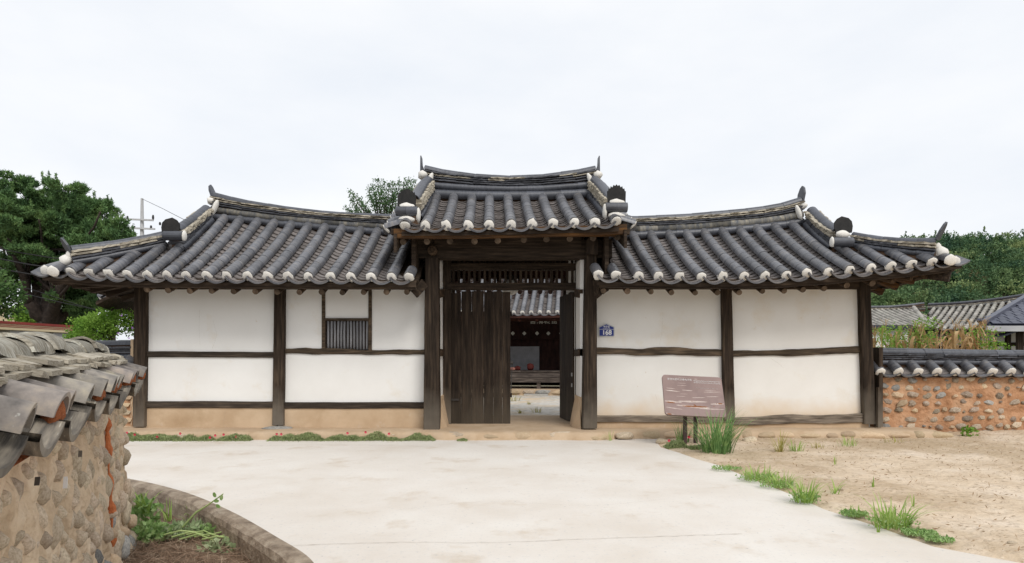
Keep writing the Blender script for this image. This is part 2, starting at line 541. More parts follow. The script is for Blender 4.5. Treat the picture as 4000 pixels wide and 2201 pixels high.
def deck(name, m, parent, surf, ua, ub, vmax, th=.1, nu=24, nv=14, vmin=-.01, flip=False):
    top, bot = [], []
    for i in range(nu + 1):
        u = ua + (ub - ua) * i / nu
        vm = max(vmax(u), .02)
        top.append([tuple(surf(u, vmin + (vm - vmin) * j / nv) + V((0, 0, -.028))) for j in range(nv + 1)])
        bot.append([tuple(surf(u, vmin + (vm - vmin) * j / nv) + V((0, 0, -th))) for j in range(nv + 1)])
    mb = MB()
    c = nv + 1
    n = (nu + 1) * c
    mb.v = [p for r_ in top for p in r_] + [p for r_ in bot for p in r_]
    for i in range(nu):
        for j in range(nv):
            q = (i * c + j, (i + 1) * c + j, (i + 1) * c + j + 1, i * c + j + 1)
            mb.f.append(q)
            mb.f.append(tuple(x + n for x in q)[::-1])
        mb.f.append((i * c, i * c + n, (i + 1) * c + n, (i + 1) * c))
        mb.f.append((i * c + nv, (i + 1) * c + nv, (i + 1) * c + nv + n, i * c + nv + n))
    for j in range(nv):
        mb.f.append((j, j + 1, j + 1 + n, j + n))
        e = nu * c
        mb.f.append((e + j, e + j + n, e + j + 1 + n, e + j + 1))
    return mb.build(name, m, parent)


def ridge(parent, base, top, n, th=.2, sides=(-1,), spec=None, name='ridge', core=None, nflat=None, over=1.05):
    """ridge of stacked tiles between the curves base(t) and top(t)"""
    mb = MB()
    N_ = 16
    for i in range(N_ + 1):
        t = i / N_
        p0, p1 = base(max(0, t - .02)), base(min(1, t + .02))
        M = frame(p0, p1)
        y = M.to_3x3() @ V((0, 1, 0))
        b_, t_ = base(t), top(t) - (top(t) - base(t)).normalized() * .05
        b_ = b_ - V((0, 0, .06))
        hw = th * .5 * .8
        mb.v += [tuple(b_ - y * hw), tuple(b_ + y * hw), tuple(t_ + y * hw * .4), tuple(t_ - y * hw * .4)]
    for i in range(N_):
        for k in range(4):
            a, b = i * 4 + k, i * 4 + (k + 1) % 4
            mb.f.append((a, b, b + 4, a + 4)[::-1])
    mb.f += [(0, 1, 2, 3), (N_ * 4 + 3, N_ * 4 + 2, N_ * 4 + 1, N_ * 4)]
    rp = mb.build(name, core or MUDCORE, parent)
    H = (top(.5) - base(.5)).length
    for (kind, f0, f1, wmul) in spec:
        h = (f1 - f0) * H
        if kind in ('tube', 'bugo'):
            me = T_RIDGE if kind == 'tube' else T_BUGO
            s = h * .6 / .085
            for sd in sides:
                c = lambda t: base(t).lerp(top(t), f0 + (f1 - f0) * .5)
                for q_ in row('ridge_tile', me, rp, c, n, oy=sd * (th * .5 * wmul - .05), sy=s, sz=s, over=1.0, jit=.004):
                    q_.matrix_basis = q_.matrix_basis @ Matrix.Rotation(-sd * 1.05, 4, 'X')
        elif kind == 'cap':
            c = lambda t: top(t) - V((0, 0, .066))
            s = 1.0
            row('ridge_tile', T_RIDGE, rp, c, n, sy=1.0, sz=.86, over=1.0, jit=.004)
        else:
            me = T_FLOLD if kind == 'old' else T_FLDK
            c = lambda t: base(t).lerp(top(t), f0)
            nn = (nflat or n)
            sh = R.uniform(-.5, 0)
            for i in range(nn):
                a, b = (i + max(0, sh + (0 if i else .5)) ) / nn, (i + 1 + sh * (0 if i == nn - 1 else 1)) / nn
                a = max(0., (i + (sh if i else 0)) / nn)
                if kind == 'mix': me = T_FLOLD if R.random() < .55 else T_FLDK
                p0, p1 = c(a), c(min(1, b))
                M = frame(p0, p1, scale_x=(p1 - p0).length * over, oz=R.uniform(-.003, .004), oy=R.uniform(-.008, .008)) @ Matrix.Rotation(R.uniform(-.02, .02), 4, 'Z')
                inst('flat_tile', R.choice(me), rp, M @ Matrix.Diagonal((1, th * wmul, h * .8, 1)))
    return rp


def poly_curve(pts):
    pts = [V(p) for p in pts]
    L = [0]
    for a, b in zip(pts, pts[1:]): L.append(L[-1] + (b - a).length)
    def c(t):
        d = t * L[-1]
        if t > 1: return pts[-1] + (pts[-1] - pts[-2]).normalized() * (d - L[-1])
        if t < 0: return pts[0] - (pts[1] - pts[0]).normalized() * (-d)
        # Catmull-Rom
        for i in range(len(pts) - 1):
            if d <= L[i + 1] or i == len(pts) - 2:
                s = (d - L[i]) / max(1e-9, L[i + 1] - L[i])
                p0 = pts[i - 1] if i > 0 else pts[i] * 2 - pts[i + 1]
                p3 = pts[i + 2] if i + 2 < len(pts) else pts[i + 1] * 2 - pts[i]
                p1, p2 = pts[i], pts[i + 1]
                return .5 * ((2 * p1) + (p2 - p0) * s + (2 * p0 - 5 * p1 + 4 * p2 - p3) * s * s + (3 * p1 - p0 - 3 * p2 + p3) * s ** 3)
    return c


SPADE = [(-.13, -.13), (.13, -.13), (.15, -.02), (.145, .06), (.1, .12), (.02, .165), (-.09, .13), (-.14, .07), (-.15, -.02)]
CROWN = [(-.135, -.14), (.135, -.14), (.142, .04), (.128, .035), (.118, .085), (.1, .07), (.085, .118), (.065, .095), (.045, .135), (.02, .12), (0, .145),
         (-.02, .12), (-.045, .135), (-.065, .095), (-.085, .118), (-.1, .07), (-.118, .085), (-.128, .035), (-.142, .04)]
BLADE = [(-.09, -.16), (.09, -.16), (.105, .0), (.06, .12), (0, .17), (-.06, .12), (-.105, .0)]


def end_plate(parent, outline, p, yaw, lean, s=1.0, t=.022, m=None, name='ridge_end_tile'):
    M = Matrix.Translation(V(p)) @ Matrix.Rotation(yaw, 4, 'Z') @ Matrix.Rotation(lean, 4, 'X') @ Matrix.Diagonal((s, 1, s, 1))
    return MB().prism(outline, t, M).build(name, m or BLACKTILE, parent)


def wavy(name, m, parent, x0, x1, zt0, zt1, zb0, zb1, Y, amp=.0, th=.07, seed=0, n=22):
    """horizontal timber whose top and bottom edges wander"""
    top, bot = [], []
    for i in range(n + 1):
        s = i / n
        e = min(1, s * 8, (1 - s) * 8)
        top.append((x0 + (x1 - x0) * s, zt0 + (zt1 - zt0) * s + amp * e * noise.noise(V((s * 3.2, seed, 1.5))) + amp * .25 * noise.noise(V((s * 14, seed, 5.5)))))
        bot.append((x0 + (x1 - x0) * s, zb0 + (zb1 - zb0) * s + amp * e * noise.noise(V((s * 3.2, seed, 1.9))) + amp * .25 * noise.noise(V((s * 14, seed, 9.5)))))
    mb = MB()
    for k, (x, z) in enumerate(top): mb.v += [(x, Y, z - .004), (x, Y + .006 - .014, z - .012), (x, Y + th, z)]
    nb = len(mb.v)
    for k, (x, z) in enumerate(bot): mb.v += [(x, Y, z + .004), (x, Y + .006 - .014, z + .012), (x, Y + th, z)]
    for i in range(n):
        a, b = 3 * i, 3 * i + 3
        mb.f += [(a + 2, a, b, b + 2), (a, a + 1, b + 1, b), (a + 1, nb + a + 1, nb + b + 1, b + 1), (nb + a + 1, nb + a, nb + b, nb + b + 1),
                 (nb + a, nb + a + 2, nb + b + 2, nb + b), (a + 2, b + 2, nb + b + 2, nb + a + 2)]
    e = 3 * n
    mb.f += [(2, nb + 2, nb, nb + 1, 1, 0), (e, e + 1, nb + e + 1, nb + e, nb + e + 2, e + 2)]
    return mb.build(name, m, parent)


def post(parent, pxt, pxb, yt, yb, Y, th=.2, m=None, seed=0, name='post'):
    """squared upright: pxt=(left,right) at photo row yt, pxb the same at row yb"""
    mb = MB()
    n = 14
    for i in range(n + 1):
        s = i / n
        wv = .006 * noise.noise(V((s * 4, seed, 2)))
        wv2 = .006 * noise.noise(V((s * 4, seed, 7)))
        l = at(pxt[0] + (pxb[0] - pxt[0]) * s, yt + (yb - yt) * s, Y)
        r = at(pxt[1] + (pxb[1] - pxt[1]) * s, yt + (yb - yt) * s, Y)
        a, b, z, cfr = l.x + wv, r.x + wv2, l.z, .012
        mb.v += [(a + cfr, Y, z), (b - cfr, Y, z), (b, Y + cfr, z), (b, Y + th, z), (a, Y + th, z), (a, Y + cfr, z)]
    for i in range(n):
        for k in range(6):
            k2 = (k + 1) % 6
            mb.f.append((i * 6 + k, i * 6 + k2, (i + 1) * 6 + k2, (i + 1) * 6 + k)[::-1])
    mb.f += [tuple(range(6)), tuple(n * 6 + k for k in range(6))[::-1]]
    return mb.build(name, m or WZ, parent)


def panel(parent, x0, x1, z0, z1, Y, m, name='plaster_panel', th=.08):
    return MB().box((x0, Y, z0), (x1, Y + th, z1)).build(name, m, parent)


# ------------------------------------------------------------------ setting: ground, road, dirt, yard, bed
def struct(o):
    o['kind'] = 'structure'
    return o


RED = [(-40, 8.05), (-14, 7.6), (-6, 6.85), (-4.5, 6.25), (-3.70, 5.92), (-2.88, 5.35), (-2.16, 4.67), (-1.55, 3.99), (-1.14, 3.48), (-.92, 2.9), (-.84, 2.0), (-.8, -3.5)]


def catmull(pts, n):
    c = poly_curve([V((x, y, 0)) for x, y in pts])
    return [c(i / n) for i in range(n + 1)]


mb = MB()
P = np.zeros((61, 61, 3))
gx = np.concatenate([np.linspace(-400, -30, 16), np.linspace(-26, 34, 29), np.linspace(40, 400, 16)])
gy = np.concatenate([np.linspace(-60, 0, 6), np.linspace(2, 40, 30), np.linspace(45, 700, 25)])
for i in range(61):
    for j in range(61):
        P[i, j] = (gx[j], gy[i], -.30 + .03 * noise.noise(V((gx[j] * .8, gy[i] * .8, 0))))
struct(grid_obj('ground', FARG, None, P))

# concrete road: slab between the kerb curve and the ragged right edge
lc = catmull(RED, 90)
rp_ = [(2.35, 9.05), (2.1, 8.5), (2.06, 8.2), (2.22, 7.3), (2.33, 6.80), (2.42, 5.86), (2.5, 4.71), (2.62, 3.94), (2.78, 3.62), (2.96, 3.48), (3.5, 2.9), (6.0, 1.6), (12, .6), (40, -1)]
rc = catmull(rp_, 90)
rc = [p + V((.05 * noise.noise(p * 2.2), .04 * noise.noise(p * 2.2 + V((9, 0, 0))), 0)) for p in rc]
poly = [(p.x, p.y) for p in lc] + [(40, -3.5)] + [(p.x, p.y) for p in rc][::-1] + [(-40, 9.05)]
mb = MB()
mb.v = [(x, y, 0.0) for x, y in poly] + [(x, y, -.32) for x, y in poly]
n_ = len(poly)
mb.f = [tuple(range(n_)), tuple(range(2 * n_ - 1, n_ - 1, -1))] + [(i, i + n_, (i + 1) % n_ + n_, (i + 1) % n_) for i in range(n_)]
ROAD = struct(mb.build('road', CONC))
# kerb: broken concrete rim on the left edge
mb = MB()
kc = poly_curve([V((x, y, 0)) for x, y in RED[3:]])
KN = 150
for i in range(KN + 1):
    t = i / KN
    p0, p1 = kc(max(0, t - .005)), kc(min(1, t + .005))
    d = (p1 - p0).normalized()
    nrm = V((d.y, -d.x, 0))                     # towards the bed (left/below)
    if nrm.dot(V((-1, -.6, 0))) < 0: nrm = -nrm
    c = kc(t)
    j1, j2 = noise.noise(c * 5) * .022, noise.noise(c * 9 + V((3, 0, 0))) * .016
    k1 = noise.noise(c * 22) * .008
    prof = [(-.03, .004), (.0 + j2, .006 + k1), (.05 + j1, .003 + k1), (.085 + j1, -.012 + j2), (.1 + j1 * .4, -.05), (.105, -.2), (.11 + j2, -.34), (-.02, -.34)]
    mb.v += [tuple(c + nrm * a + V((0, 0, b))) for a, b in prof]
np_ = 8
for i in range(KN):
    for k in range(np_):
        k2 = (k + 1) % np_
        mb.f.append((i * np_ + k, i * np_ + k2, (i + 1) * np_ + k2, (i + 1) * np_ + k))
mb.f += [tuple(range(np_)), tuple(KN * np_ + k for k in range(np_))[::-1]]
struct(mb.build('kerb', KERB))
# sandy dirt right of the road, up to the ledge and the stone wall, and the sunken bed left of it
P = np.zeros((120, 150, 3))
for i in range(120):
    y = -3.4 + (9.75 + 3.4) * i / 119
    xe = interp(y, [p[1] for p in rp_][::-1], [p[0] for p in rp_][::-1])
    for j in range(150):
        s = j / 149
        x = xe - .12 + (26 - xe) * s ** 1.7
        q = V((x, y, 0))
        d = min(1, max(0, (x - xe) / .5))
        z = -.02 + .034 * min(1, max(0, (x - xe + .1) / .25)) + d * (.022 * noise.noise(q * 1.3) + .016 * noise.noise(q * 5) + .007 * noise.noise(q * 16))
        z += .05 * min(1, max(0, (x - 6.2) / 2)) * min(1, max(0, (y - 6) / 3))
        P[i, j] = (x, y, z)
struct(grid_obj('dirt_field', DIRT, None, P))
P = np.zeros((70, 90, 3))
for i in range(70):
    for j in range(90):
        x, y = -7.0 + 6.6 * j / 89, .4 + 6.6 * i / 69
        q = V((x, y, 0))
        P[i, j] = (x, y, -.18 + .04 * noise.noise(q * 1.6) + .018 * noise.noise(q * 8) + .012 * noise.noise(q * 20))
# keep the bed below the road slab where they cross
for i in range(70):
    for j in range(90):
        x, y = P[i, j, 0], P[i, j, 1]
        if x > interp(y, [p[1] for p in RED][::-1], [p[0] for p in RED][::-1]) + .02: P[i, j, 2] = min(P[i, j, 2], -.2)
struct(grid_obj('garden_bed_soil', SOIL, None, P))
# yard behind the gate
P = np.zeros((40, 50, 3))
for i in range(40):
    for j in range(50):
        x, y = -8 + 18 * j / 49, 11.3 + 14 * i / 39
        P[i, j] = (x, y, .085 + .02 * noise.noise(V((x, y, 0)) * 1.2) + .008 * noise.noise(V((x, y, 0)) * 6) - .012 * max(0, (y - 13)) * .2)
struct(grid_obj('yard', YARD, None, P))
# packed earth ledge the buildings stand on
P = []
LX0, LX1 = -9.0, 6.45
NX = 170
for i in range(NX + 1):
    x = LX0 + (LX1 - LX0) * i / NX
    e = .05 * noise.noise(V((x * 1.3, 0, 0))) + .025 * noise.noise(V((x * 5, 3, 0)))
    front = 8.93 + e - (.03 if -1.3 < x < 1.4 else 0) + (.12 if x > 1.6 else 0) - .0
    zt = .115 + .008 * noise.noise(V((x * 2, 7, 0)))
    pass
    rowp = []
    for (dy, z) in ((-.03, -.06), (-.012, .02), (.0, .07), (.03, zt - .014), (.09, zt), (.3, zt + .002), (2.9, .118)):
        jy = .018 * noise.noise(V((x * 7, z * 9, 2)))
        rowp.append((x, front + dy + jy if dy < 2 else 11.6, z))
    P.append(rowp)
P = np.array(P)
struct(grid_obj('earth_ledge', PLATF, None, P, flip=True))

# ------------------------------------------------------------------ the two plastered wings
YE, YR = 8.7, 10.5
EPX = {-1: ([100, 179, 206, 274, 347, 423, 498, 576, 651, 807, 1124, 1600, 1700], [1052, 1058, 1060, 1062, 1068, 1071, 1074, 1076, 1076, 1078, 1081, 1084, 1084]),
       1: ([2200, 2338, 2406, 2573, 2741, 2907, 3073, 3153, 3236, 3321, 3402, 3481, 3562, 3642, 3708, 3800], [1075, 1075, 1077, 1080, 1082, 1080, 1076, 1068, 1064, 1056, 1049, 1042, 1034, 1025, 1018, 1004])}
BPX = {-1: ([700, 878, 1146, 1348, 1488, 1700], [846, 861, 887, 902, 914, 920]), 1: ([2300, 2467, 2735, 2937, 3076, 3200], [932, 928, 918, 902, 887, 868])}
TPX = {-1: ([790, 820, 870, 950, 1127, 1290, 1437, 1700], [733, 742, 755, 774, 802, 820, 828, 835]), 1: ([2300, 2500, 2688, 2960, 3060, 3154, 3190], [838, 838, 829, 804, 786, 757, 744])}
ROLLS = {-1: [274, 347, 423, 498, 576, 651, 726, 807, 885, 966, 1045, 1124, 1203, 1291, 1370, 1449, 1528, 1597],
         1: [2338, 2406, 2496, 2573, 2656, 2741, 2824, 2907, 2990, 3073, 3153, 3236, 3321, 3402, 3481, 3562, 3642]}


def X_at(px, Y): return (px - CXP) / FPX * Y
def Z_at(py, Y): return EYE - (py - HZ) / FPX * Y


WING_SPEC = [('tube', -.02, .26, 1.25), ('bugo', .25, .52, 1.0), ('dark', .53, .6, 1.05), ('dark', .61, .67, 1.12), ('old', .685, .745, 1.16), ('old', .765, .825, 1.2), ('cap', .88, 1.0, 1)]


def build_wing(s):
    left = s < 0
    lab = ('long white plastered wing with the small barred window, joined to the tall gate' if left else
           'white plastered wing with the blue house number plate, standing behind the rusty sign')
    b = thing('plastered_wing', (s * 3.5, 10.6, .12), lab, 'building')
    exs = [X_at(p, YE) for p in EPX[s][0]]
    ezs = [Z_at(p, YE) for p in EPX[s][1]]
    bxs = [X_at(p, YR) for p in BPX[s][0]]
    bzs = [Z_at(p, YR) for p in BPX[s][1]]
    XJ, YJ = s * 5.27, 9.68                                # joint of hip and descending ridge
    XC = X_at(232, 8.78) if left else X_at(3690, 8.78)      # hip foot
    YC = 8.78

    def surf(u, v):
        ze, zr = interp(u, exs, ezs) - .065, interp(u, bxs, bzs) - .03
        return V((u, YE + (YR - YE) * v, ze + (zr - ze) * (.8 * v + .2 * v * v)))

    def vmax(u):
        a = abs(u)
        if a <= 5.2: return 1.0
        f = (abs(XC) - a) / (abs(XC) - abs(XJ))
        yh = YC + (YJ - YC) * f
        return max(.03, min(1, (yh - YE) / (YR - YE) + .04))
    roof = deck('roof', WX, b, surf, s * 1.3, XC + s * .2, lambda u: 1.0 if abs(u) < 5.2 else vmax(u), th=.085, nu=40, vmin=.012)
    us = [X_at(p, YE) for p in ROLLS[s]]

    def vmx(u):                    # the raised gate's beams cut into the first rolls
        if left and u > -1.55: return .16
        if not left and u < 1.42: return .2
        if not left and u < 1.62: return .2
        return vmax(u)
    roof_slope(roof, surf, us, vmx, 9, 18, .29, plugs=True, budget=300)
    # outermost rolls run askew towards the corner
    for (ex, ey, tx, ty, yy) in ([(206, 1060, 268, 1028, 9.0), (179, 1058, 250, 1036, 9.1)] if left else [(3712, 1016, 3652, 1002, 9.0), (3728, 1022, 3664, 1010, 9.15)]):
        p0, p1 = at(ex, ey, 8.62 if yy == 9.0 else 8.75), at(tx, ty, yy)
        row('cover_tile', T_COVER, roof, poly_curve([p0, p1]), 1, over=1.05)
        inst('plaster_plug', PLUG[0], roof, frame(p0, p1) @ Matrix.Diagonal((.028, .083, .083, 1)))
    ea = surf(us[0] - .2, 0) if left else surf(us[-1] + .2, 0)
    for k in range(2):
        u = (us[0] - .15 - .24 * k) if left else (us[-1] + .15 + .22 * k)
        p0, p1 = surf(u, -.01), surf(u, .1)
        inst('eave_tile', T_EAVE, roof, frame(p0, p1, scale_x=.3, oz=.055))
    # eave board under the tiles
    mbx = MB()
    xs = np.linspace(s * 1.33 if not left else -1.3, XC + s * .12, 40)
    for x in xs:
        p = surf(float(x), .0)
        mbx.v += [(x, YE + .05, p.z + .03), (x, YE + .05, p.z - .10), (x, YE + .13, p.z - .10), (x, YE + .13, p.z + .03)]
    for i in range(39):
        for k in range(4):
            a, c2 = i * 4 + k, i * 4 + (k + 1) % 4
            mbx.f.append((a, c2, c2 + 4, a + 4))
    mbx.f += [(0, 1, 2, 3), (39 * 4 + 3, 39 * 4 + 2, 39 * 4 + 1, 39 * 4)]
    mbx.build('eave_board', WX, b)
    # side slope beyond the hip, back slope, gable
    ZJ, XI = surf(XJ, .53).z, s * 5.3
    YB = 2 * 10.6 - YC

    def surf_s(u, v):              # u is Y here
        ze = interp(XC, exs, ezs) - .06 - .25 * (1 - abs(2 * (u - YC) / (YB - YC) - 1) ** 2) * .4
        return V((XC + s * .0 + (XI - XC - s * .0) * v, u, ze + (ZJ - ze) * v))

    def vms(u):
        return max(.03, min(1, (u - YC) / (YJ - YC), (YB - u) / (YJ - YC)))
    rs = deck('roof', WX, b, surf_s, YC + .02, YB - .02, vms, th=.085, nu=16)
    roof_slope(rs, surf_s, [YC + .25 + .29 * k for k in range(12)], vms, 5, 9, .29, chan_as_stuff=True)

    def surf_b(u, v):
        p = surf(u, v)
        return V((p.x, 21.2 - p.y, p.z))
    rb = deck('roof', WX, b, surf_b, s * 1.75, XC, vmax, th=.085, nu=30)
    mb2 = MB()
    for k in range(15):
        u = s * (1.9 + .3 * k)
        if vmax(u) > .1: merged_row(mb2, T_COVER, lambda t, u=u: surf_b(u, t * vmax(u)) + V((0, 0, .07)), 4)
    o = mb2.build('cover_tiles', TILE, rb); o['kind'] = 'stuff'
    MB().prism([(YJ, ZJ - .05), (10.6, surf(s * 5.1, 1).z - .02), (21.2 - YJ, ZJ - .05)], .05,
               Matrix.Translation((s * 5.22, 0, 0)) @ Matrix.Rotation(math.pi / 2, 4, 'Z')).build('gable', PLASL, b)
    # main ridge
    txs = [X_at(p, 10.55) for p in TPX[s][0]]
    tzs = [Z_at(p, 10.55) for p in TPX[s][1]]
    xa, xb = (-5.12, -1.3) if left else (1.35, 5.12)

    def base(t):
        x = xa + (xb - xa) * t
        return V((x, 10.62, surf(x, 1).z + .015))

    def top(t):
        x = xa + (xb - xa) * t
        return V((x, 10.62, interp(x, txs, tzs) - .02))
    ridge(b, base, top, 12, th=.26, sides=(-1,), spec=WING_SPEC)
    # the ridge's upturned end
    e = top(0) if left else top(1)
    end_plate(b, BLADE, e + V((s * .03, 0, .02 if left else .06)), 1.45 if left else 1.75, -.3 if left else .15, .72 if left else .85, t=.035, m=RIDGE)
    blob('plaster_lump', b, e + V((s * -.0, -.06, -.17)), (.08, .12, .075), seed=1)
    blob('plaster_lump', b, e + V((-s * .1, -.16, -.3)), (.045, .05, .15), rot=Matrix.Rotation(s * -.35, 4, 'Y'), seed=2)
    # descending ridge, front
    xd = s * 5.25
    dt = ([(807, 802, 10.42), (760, 838, 10.1), (728, 861, 9.85), (688, 884, 9.56)] if left else [(3171, 808, 10.42), (3205, 842, 10.1), (3235, 866, 9.85), (3272, 888, 9.56)])
    topc = poly_curve([at(*q) for q in dt])
    basec = poly_curve([V((at(*q).x, q[2], surf(s * 5.15, (q[2] - YE) / (YR - YE)).z + .0)) for q in dt])
    ridge(b, basec, topc, 5, th=.22, sides=(1,) if left else (-1,), spec=[('tube', 0, .3, 1.25), ('dark', .32, .45, 1.1), ('dark', .46, .58, 1.15), ('old', .59, .71, 1.2), ('old', .72, .84, 1.2), ('cap', .84, 1, 1)], nflat=6)
    # its end: black spade tile over plaster over a crosswise tube
    pe = at(667 if left else 3294, 887 if left else 882, 9.42)
    end_plate(b, SPADE if left else [(-x, z) for x, z in SPADE][::-1], pe, -s * .12, -.15, .9)
    blob('plaster_lump', b, pe + V((s * -.02, -.02, -.14)), (.105, .06, .065), seed=3)
    pc = at(680 if left else 3290, 922 if left else 946, 9.34)
    MB().tube([pc - V((.15, 0, .0)), pc + V((.15, 0, 0))], .072, 16).build('ridge_tile', RIDGE, b)
    blob('plaster_lump', b, pc + V((-s * .155, .0, .0)), (.035, .06, .085), seed=0)
    # hip ridge
    ht = ([(640, 905, 9.62), (520, 930, 9.35), (400, 948, 9.1), (280, 962, 8.86)] if left else [(3330, 908, 9.58), (3440, 925, 9.3), (3550, 932, 9.05), (3655, 931, 8.84)])
    topc = poly_curve([at(*q) for q in ht])
    hb = []
    for q in ht:
        p = at(*q)
        f = min(1, max(0, (abs(p.x) - abs(XJ)) / (abs(XC) - abs(XJ))))
        g = surf(p.x, vmax(p.x))
        hb.append(V((p.x, q[2] + .02, min(g.z + .03, p.z - .15))))
    basec = poly_curve(hb)
    ridge(b, basec, topc, 5, th=.2, sides=(1,) if left else (-1,), spec=[('tube', 0, .3, 1.3), ('dark', .32, .45, 1.15), ('mix', .46, .6, 1.2), ('old', .62, .78, 1.2), ('cap', .82, 1, 1)], nflat=5)
    pt = topc(1)
    end_plate(b, BLADE, pt + V((s * .05, -.05, .0 if left else .09)), 2.5 if left else .75, -.5 if left else .45, .7 if left else .82, t=.03, m=RIDGE)
    blob('plaster_lump', b, basec(1) + V((s * .07, -.04, .07)), (.09, .08, .09), seed=1)
    blob('plaster_lump', b, basec(1) + V((s * .03, -.03, .15)), (.045, .04, .07), seed=3)
    # rafters
    rp = ([(573, 1132), (656, 1135), (741, 1138), (826, 1138), (912, 1140), (997, 1140), (1082, 1142), (1169, 1143), (1256, 1142), (1337, 1144), (1420, 1143), (1509, 1142), (1589, 1142)] if left else
          [(2357, 1137), (2451, 1139), (2543, 1141), (2623, 1144), (2716, 1145), (2803, 1144), (2888, 1144), (2979, 1139), (3064, 1138), (3137, 1133), (3220, 1128), (3308, 1116), (3408, 1108)])
    rm = None
    for px, py in rp:
        p = at(px, py, 8.93 + R.uniform(-.03, .03))
        dx = (-.05 if left else .05) * 0
        r_ = .043 * R.uniform(.9, 1.1)
        o = MB().tube([p, p + V((dx, .75, .33)), p + V((dx, 1.65, .78))], [r_, r_ * 1.05, r_ * 1.1], 10).build('rafter', WY, b, smooth=False)
        o.data.materials.append(ENDG)
        o.data.polygons[len(o.data.polygons) - 2].material_index = 1
    # fan rafters under the hip and side-eave rafters (squared ends)
    zc = interp(XC, exs, ezs)
    for k in range(4):
        px, py = [(505, 1118), (430, 1108), (350, 1098), (285, 1090)][k] if left else [(3490, 1100), (3560, 1090), (3625, 1082), (3680, 1070)][k]
        p = at(px, py, 8.95 + .0 * k)
        MB().tube([p, V((s * 5.55, 9.75, 2.62))], [.04, .045], 8).build('rafter', WY, b)
    c0 = at(198 if left else 3712, 1095 if left else 1080, 8.78)
    MB().bar(c0, V((s * 5.4, 9.8, 2.72)), .09, .16).build('hip_rafter', WX, b)
    for k in range(9):
        y = 9.05 + .34 * k
        z = zc - .16 - .035 * k if left else zc - .16 - .05 * k
        xo = s * (abs(XC) - .02 - .03 * k)
        MB().bar((xo, y, z), (s * 5.5, y + .03, z + .34 * min(1, (y - 8.95) / .9) ** .8), .1, .09).build('rafter', WXO if not left else WX, b)
    # side eave board
    mbx = MB()
    for k in range(13):
        y = YC - .02 + (YB - YC) * k / 12
        p = surf_s(y, 0.02)
        mbx.v += [(p.x, y, p.z + .05), (p.x, y, p.z - .09), (p.x - s * .06, y, p.z - .09), (p.x - s * .06, y, p.z + .05)]
    for i in range(12):
        for k in range(4):
            a, c2 = i * 4 + k, i * 4 + (k + 1) % 4
            mbx.f.append((a, c2, c2 + 4, a + 4))
    mbx.build('eave_board', WX, b)
    # walls: panels, posts, rails
    YP = 9.52
    WT = 2.3
    if left:
        post(b, (523, 568), (517, 562), 1105, 1668, 9.42, seed=1)
        post(b, (1070, 1110), (1062, 1106), 1105, 1662, 9.43, seed=2)
        xA, xB, xC_, xD = X_at(540, YP), X_at(1080, YP), X_at(1090, YP), X_at(1665, YP)
        wx0, wx1 = X_at(1262, YP), X_at(1446, YP)
        panel(b, xA, xB, 1.26, WT, YP, PLASL)
        panel(b, xA, xB, .47, 1.26, YP, PLASL)
        panel(b, xA, xB, .05, .47, YP - .02, EARTH, 'earth_panel')
        panel(b, xC_, wx0, 1.26, WT, YP, PLASL)
        panel(b, wx0, wx1, 1.8, WT, YP, PLASL)
        panel(b, wx1, xD, 1.26, WT, YP, PLASL)
        panel(b, xC_, xD, .47, 1.26, YP, PLASL)
        panel(b, xC_, xD, .05, .47, YP - .02, EARTH, 'earth_panel')
        wavy('rail', WRAILD, b, xA, xB, 1.315, 1.30, 1.215, 1.205, YP - .025, .008, seed=3)
        wavy('rail', WRAILD, b, xA, xB, .53, .525, .42, .415, YP - .035, .008, seed=4)
        wavy('rail', WRAIL, b, xC_, xD, 1.36, 1.335, 1.265, 1.255, YP - .025, .055, seed=2)
        wavy('rail', WRAILD, b, xC_, xD, .515, .515, .41, .41, YP - .035, .006, seed=6)
        # studs beside and above the window
        for px, sd in ((1258, 11), (1440, 12)):
            x0 = X_at(px, YP)
            MB().box((x0, YP - .02, 1.3), (x0 + .052, YP + .05, WT)).build('stud', WRAIL, b)
        # window: frame, dark recess, slats
        wf = MB().box((wx0 + .01, YP - .028, 1.79), (wx1 - .01, YP + .03, 1.825)).build('window', WRAIL, b)
        MB().box((wx0 + .03, YP + .06, 1.33), (wx1 - .03, YP + .09, 1.79)).build('recess', mat('window_recess', [(.05, .035, .03), (.08, .06, .05)], 9), wf)
        gm = mat('grey_window_slat', [(.2, .2, .21), (.3, .3, .31)], 5, .85, .3, stretch=(6, 6, .8), rnd=.15)
        for k in range(13):
            x = wx0 + .075 + (wx1 - wx0 - .13) * k / 12
            zt = 1.785 + R.uniform(-.004, .004)
            MB().tube([(x, YP + .03, 1.335), (x + R.uniform(-.004, .004), YP + .028, 1.56), (x + R.uniform(-.006, .006), YP + .03, zt)], .017, 8).build('window_slat', gm, wf, smooth=True)
    else:
        post(b, (2822, 2860), (2830, 2872), 1105, 1640, 9.42, seed=5)
        post(b, (3360, 3401), (3378, 3424), 1095, 1658, 9.42, seed=6)
        MB().box((X_at(3428, 9.5), 9.46, .13), (X_at(3443, 9.5), 9.62, 1.37)).build('board', WZ, b)
        MB().box((X_at(3409, 9.5), 9.36, .13), (X_at(3421, 9.5), 9.41, .75)).build('board', WZ, b)
        xA, xB, xC_, xD = X_at(2318, YP), X_at(2845, YP), X_at(2850, YP), X_at(3390, YP)
        for a_, b_, sd in ((xA, xB, 1), (xC_, xD, 2)):
            panel(b, a_, b_, 1.28, WT, YP, PLAS)
            panel(b, a_, b_, .24, 1.28, YP, PLAS)
            panel(b, a_, b_, .05, .24, YP - .03, EARTH, 'earth_panel')
        wavy('rail', WRAIL, b, xA, xB, 1.375, 1.33, 1.26, 1.22, YP - .025, .05, seed=21)
